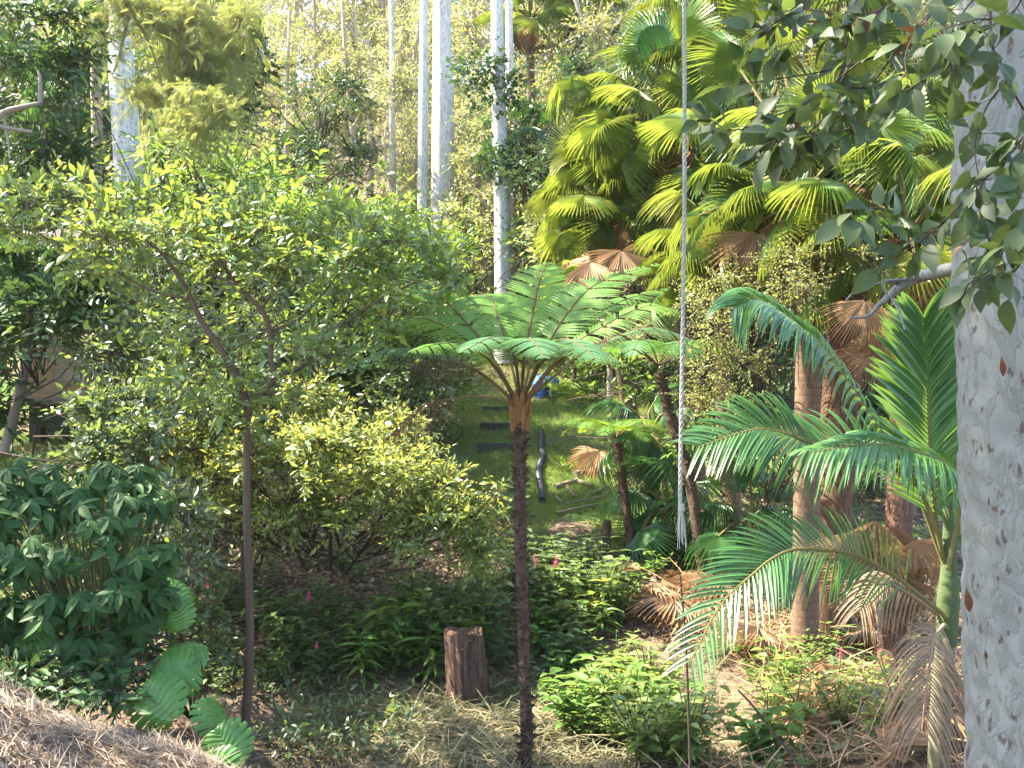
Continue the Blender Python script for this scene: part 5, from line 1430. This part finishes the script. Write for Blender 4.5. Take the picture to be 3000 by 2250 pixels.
# ------------------------------------------------------------------ timber steps, pipe, blue bundle
for px, py, w, lb in ((498, 452, 42, 'lowest dark timber step beside the tree fern trunk'), (500, 431, 40, 'middle dark timber step beside the tree fern trunk'), (500, 414, 34, 'uppermost timber step below the tree fern crown')):
    b = hit(px, py)
    w_ = w * b[1] / F
    g = G()
    box(g, b + [0, 0, .07], (w_, .06, .19))
    for sx in (-.42, .42): box(g, b + [sx * w_, -.055, .06], (.05, .046, .26))
    o = tag(g.build('timber_step', M['timber']), lb, 'step')
    o.modifiers.new('bevel', 'BEVEL').width = .008
q = [hit(x, yy) for x, yy in ((542, 505), (542, 494), (539, 480), (540, 470), (543, 461), (541, 452), (542, 443), (541, 436))]
q = cr([v + [0, 0, .07] for v in q], 160)
g = G()
rr = .055 + .009 * np.sign(np.sin(np.arange(160) * 1.6))
X = nrm(np.gradient(q, axis=0))
tube(g, q, rr, 14)
tag(g.build('drain_pipe', M['black_plastic'], None, True), 'black ribbed drain pipe snaking down the lawn', 'pipe')
g = G()
bl = hit(545, 394)
mblue, nt, bs, out = base_mat('blue_sheet')
nt.links.new(ramp(nt, noise(nt, (1, 1, 1), 30, 3), [(.01, .05, .35), (.03, .16, .6), (.3, .5, .8)], [.35, .55, .75]), bs.inputs['Base Color'])
bs.inputs['Roughness'].default_value = .3
for k_ in range(6):
    a = bl + [-.22 + .07 * k_, .1 * math.sin(k_ * 2), 0]
    tube(g, cr([a - [.05, 0, .1], a + [.0, 0, .22 + .06 * math.sin(k_)], a + [.12, .05, .34 + .05 * math.cos(k_ * 2)], a + [.2, .1, .2]], 14), [.07, .08, .06, .02], 9, rough=.9, freq=30)
tag(g.build('blue_tarp', mblue, None, True), 'crumpled shiny blue sheet glimpsed behind the tree fern stalks', 'tarpaulin')

# dark slatted frame between the gum feet
g = G()
c = P(423.5, 308, 29.4)
for sx in (-.16, .16): box(g, c + [sx, 0, -.1], (.06, .08, 1.5))
for kz in range(6): box(g, c + [0, .01, -.45 + kz * .2], (.26, .05, .05))
tag(g.build('ladder', M['timber']), 'dark slatted ladder standing between the feet of the white gums', 'ladder')

# ------------------------------------------------------------------ house corner, bin, nest fern at the left
hx0, hx1, Yh = P(20, 0, 20.5)[0], P(112, 0, 20.5)[0], 20.5
zb = gz(-8.4, Yh) - .3
house = thing('house', 'house corner of tan blocks glimpsed through leaves at the left', 'house', ((hx0 + hx1) / 2, Yh + 2, zb))
mblock, nt, bs, out = base_mat('tan_block')
tcx = nt.nodes.new('ShaderNodeTexCoord'); br = nt.nodes.new('ShaderNodeTexBrick')
mp = nt.nodes.new('ShaderNodeMapping'); mp.inputs['Rotation'].default_value = (math.radians(90), 0, 0)
br.inputs['Scale'].default_value = 1.0; br.inputs['Brick Width'].default_value = .45; br.inputs['Row Height'].default_value = .22
br.inputs['Mortar Size'].default_value = .008
br.inputs['Color1'].default_value, br.inputs['Color2'].default_value, br.inputs['Mortar'].default_value = (.34, .21, .10, 1), (.30, .25, .19, 1), (.18, .15, .12, 1)
nt.links.new(tcx.outputs['Object'], mp.inputs[0]); nt.links.new(mp.outputs[0], br.inputs[0])
nt.links.new(mixc(nt, .5, br.outputs[0], ramp(nt, noise(nt, (1, 1, .5), 2.5, 5), [(.45, .5, .42), (1, 1, 1)], [.35, .6]), 'MULTIPLY'), bs.inputs['Base Color'])
bs.inputs['Roughness'].default_value = .9
zt, zf = P(0, 262, Yh)[2], P(0, 398, Yh)[2]
g = G(); box(g, ((hx0 + hx1) / 2, Yh + 2, (zt + zf) / 2), (hx1 - hx0, 4, zt - zf)); g.build('wall', mblock, house)
for x in (hx0 + .15, (hx0 + hx1) / 2, hx1 - .15):
    g = G(); box(g, (x, Yh + .4, (zf + zb) / 2), (.22, .22, zf - zb)); g.build('pier', M['timber'], house)
g = G()
box(g, ((hx0 + hx1) / 2, Yh + 3.8, (zf + zb) / 2), (hx1 - hx0 - .3, .2, zf - zb)); g.build('foundation', M['timber'], house)
g = G(); box(g, ((hx0 + hx1) / 2, Yh - .03, zf - .05), (hx1 - hx0 + .05, .05, .12)); g.build('sill_board', M['weathered'], house)
g = G()
A = .9
xs_ = (hx0 - .4, hx1 + .4)
V = np.array([[xs_[0], Yh - .5, zt - .05], [xs_[1], Yh - .5, zt - .05], [xs_[1], Yh + 2, zt + A], [xs_[0], Yh + 2, zt + A], [xs_[0], Yh + 4.5, zt - .05], [xs_[1], Yh + 4.5, zt - .05]])
V = np.vstack([V, V - [0, 0, .08]])
g.add(V, [[0, 1, 2, 3], [3, 2, 5, 4], [6, 9, 8, 7], [9, 10, 11, 8], [0, 6, 7, 1], [4, 5, 11, 10]])
g.build('roof', M['timber'], house)
mglass, nt, bs, out = base_mat('window_glass')
bs.inputs['Base Color'].default_value = (.03, .04, .06, 1); bs.inputs['Roughness'].default_value = .06; bs.inputs['Specular IOR Level'].default_value = 1
wc = P(101, 290, Yh)
g = G()
for sx in (-.30, 0, .30): box(g, (wc[0] + sx, Yh - .02, wc[2]), (.05, .06, .85))
for sz in (-.40, .40): box(g, (wc[0], Yh - .018, wc[2] + sz), (.55, .05, .05))
fr = g.build('window', M['fibre'], house)
g = G(); box(g, (wc[0], Yh - .008, wc[2]), (.60, .02, .80)); g.build('pane', mglass, fr)
b = hit(57, 436)
g = G()
mb_, nt, bs, out = base_mat('bin_green')
nt.links.new(ramp(nt, noise(nt, (1, 1, .4), 5, 4), [(.03, .05, .045), (.06, .085, .075), (.13, .10, .07)], [.3, .55, .75]), bs.inputs['Base Color']); bs.inputs['Roughness'].default_value = .55
W, H_ = 25 * b[1] / F, 32 * b[1] / F
V = np.array([[x * (.9 if z == 0 else 1) * W / 2, y * (.9 if z == 0 else 1) * W / 2, z * H_] for z in (0, 1) for x, y in ((-1, -1), (1, -1), (1, 1), (-1, 1))]) + b + [0, W / 2, 0]
bn = thing('bin', 'green plastic tub below the house corner at the left', 'tub', b + [0, W / 2, 0])
g.add(V, [[0, 1, 5, 4], [1, 2, 6, 5], [2, 3, 7, 6], [3, 0, 4, 7], [3, 2, 1, 0]]); g.build('body', mb_, bn)
g = G()
for dx, dy, sx, sy in ((0, -1, 1.06, .06), (0, 1, 1.06, .06), (-1, 0, .06, .94), (1, 0, .06, .94)): box(g, b + [dx * W / 2, W / 2 + dy * W / 2, H_], (sx * W, sy * W, .05))
g.build('rim', M['weathered'], bn)
yb = b[1] - .3
b = P(40, 436, yb); b[2] = gz(b[0], yb)
nf = thing('nest_fern', 'birds nest fern sprouting from a pale log by the tub', 'fern', b)
g = G(); tube(g, cr([b - [0, 0, .1], P(40, 425, yb), P(36, 405, yb)], 14), [.16, .13, .12], 12, rough=.12); g.build('log', M['weathered'], nf, True)
g = G(); T = leaf(8, .16, .18, .45, .6)
n = 22; a = np.arange(n) * 2.4; e = np.radians(U(25, 80, n))
D = np.stack([np.cos(a) * np.cos(e), np.sin(a) * np.cos(e), np.sin(e)], -1)
g.inst(T, np.tile(P(42, 408, yb - .1), (n, 1)), frames(D, np.array([0, 0, 1.0]), U(.45, .78, n))); g.build('frond', M['leaf_green'], nf)
g = G(); tube(g, cr([P(5, 452, 17), P(20, 390, 17), P(30, 350, 17.2), P(34, 320, 17.5)], 16), [.085, .07, .05], 10, rough=.1)
tag(g.build('leaning_trunk', M['weathered'], None, True), 'lichen grey leaning trunk at the left edge before the house', 'tree')

# ------------------------------------------------------------------ wire fence up the slope
g_ = thing('wire_fence', 'thin wire fence across the slope behind the white gums', 'fence', (-1.5, 32, gz(-1.5, 32)))
g = G()
xs_ = np.linspace(-6, 5, 40)
for h in (.45, .85, 1.2):
    tube(g, np.stack([xs_, 32 + 0 * xs_, gz(0, 32) + 3.2 + h - 1.2 - .05 * np.cos((xs_ % 2.75 - 1.37) / 1.37 * 1.5)], -1), [.012], 4)
g.build('wire', M['weathered'], g_)
for x in (-6, -3.25, -.5, 2.25, 5):
    g = G(); tube(g, [(x, 32, gz(x, 32) - .2), (x, 32, gz(0, 32) + 3.3)], [.05, .045], 7); g.build('post', M['weathered'], g_, True)

# ------------------------------------------------------------------ hazy air of the forest
g = G(); box(g, (0, 165, 25), (500, 500, 64))
mh, nt, bs, out = base_mat('haze_air')
nt.nodes.remove(bs)
pv = nt.nodes.new('ShaderNodeVolumePrincipled')
pv.inputs['Color'].default_value = (.96, .95, .9, 1)
pv.inputs['Density'].default_value = .00025
pv.inputs['Anisotropy'].default_value = .45
nt.links.new(pv.outputs[0], out.inputs['Volume'])
tag(g.build('haze', mh), kind='stuff')
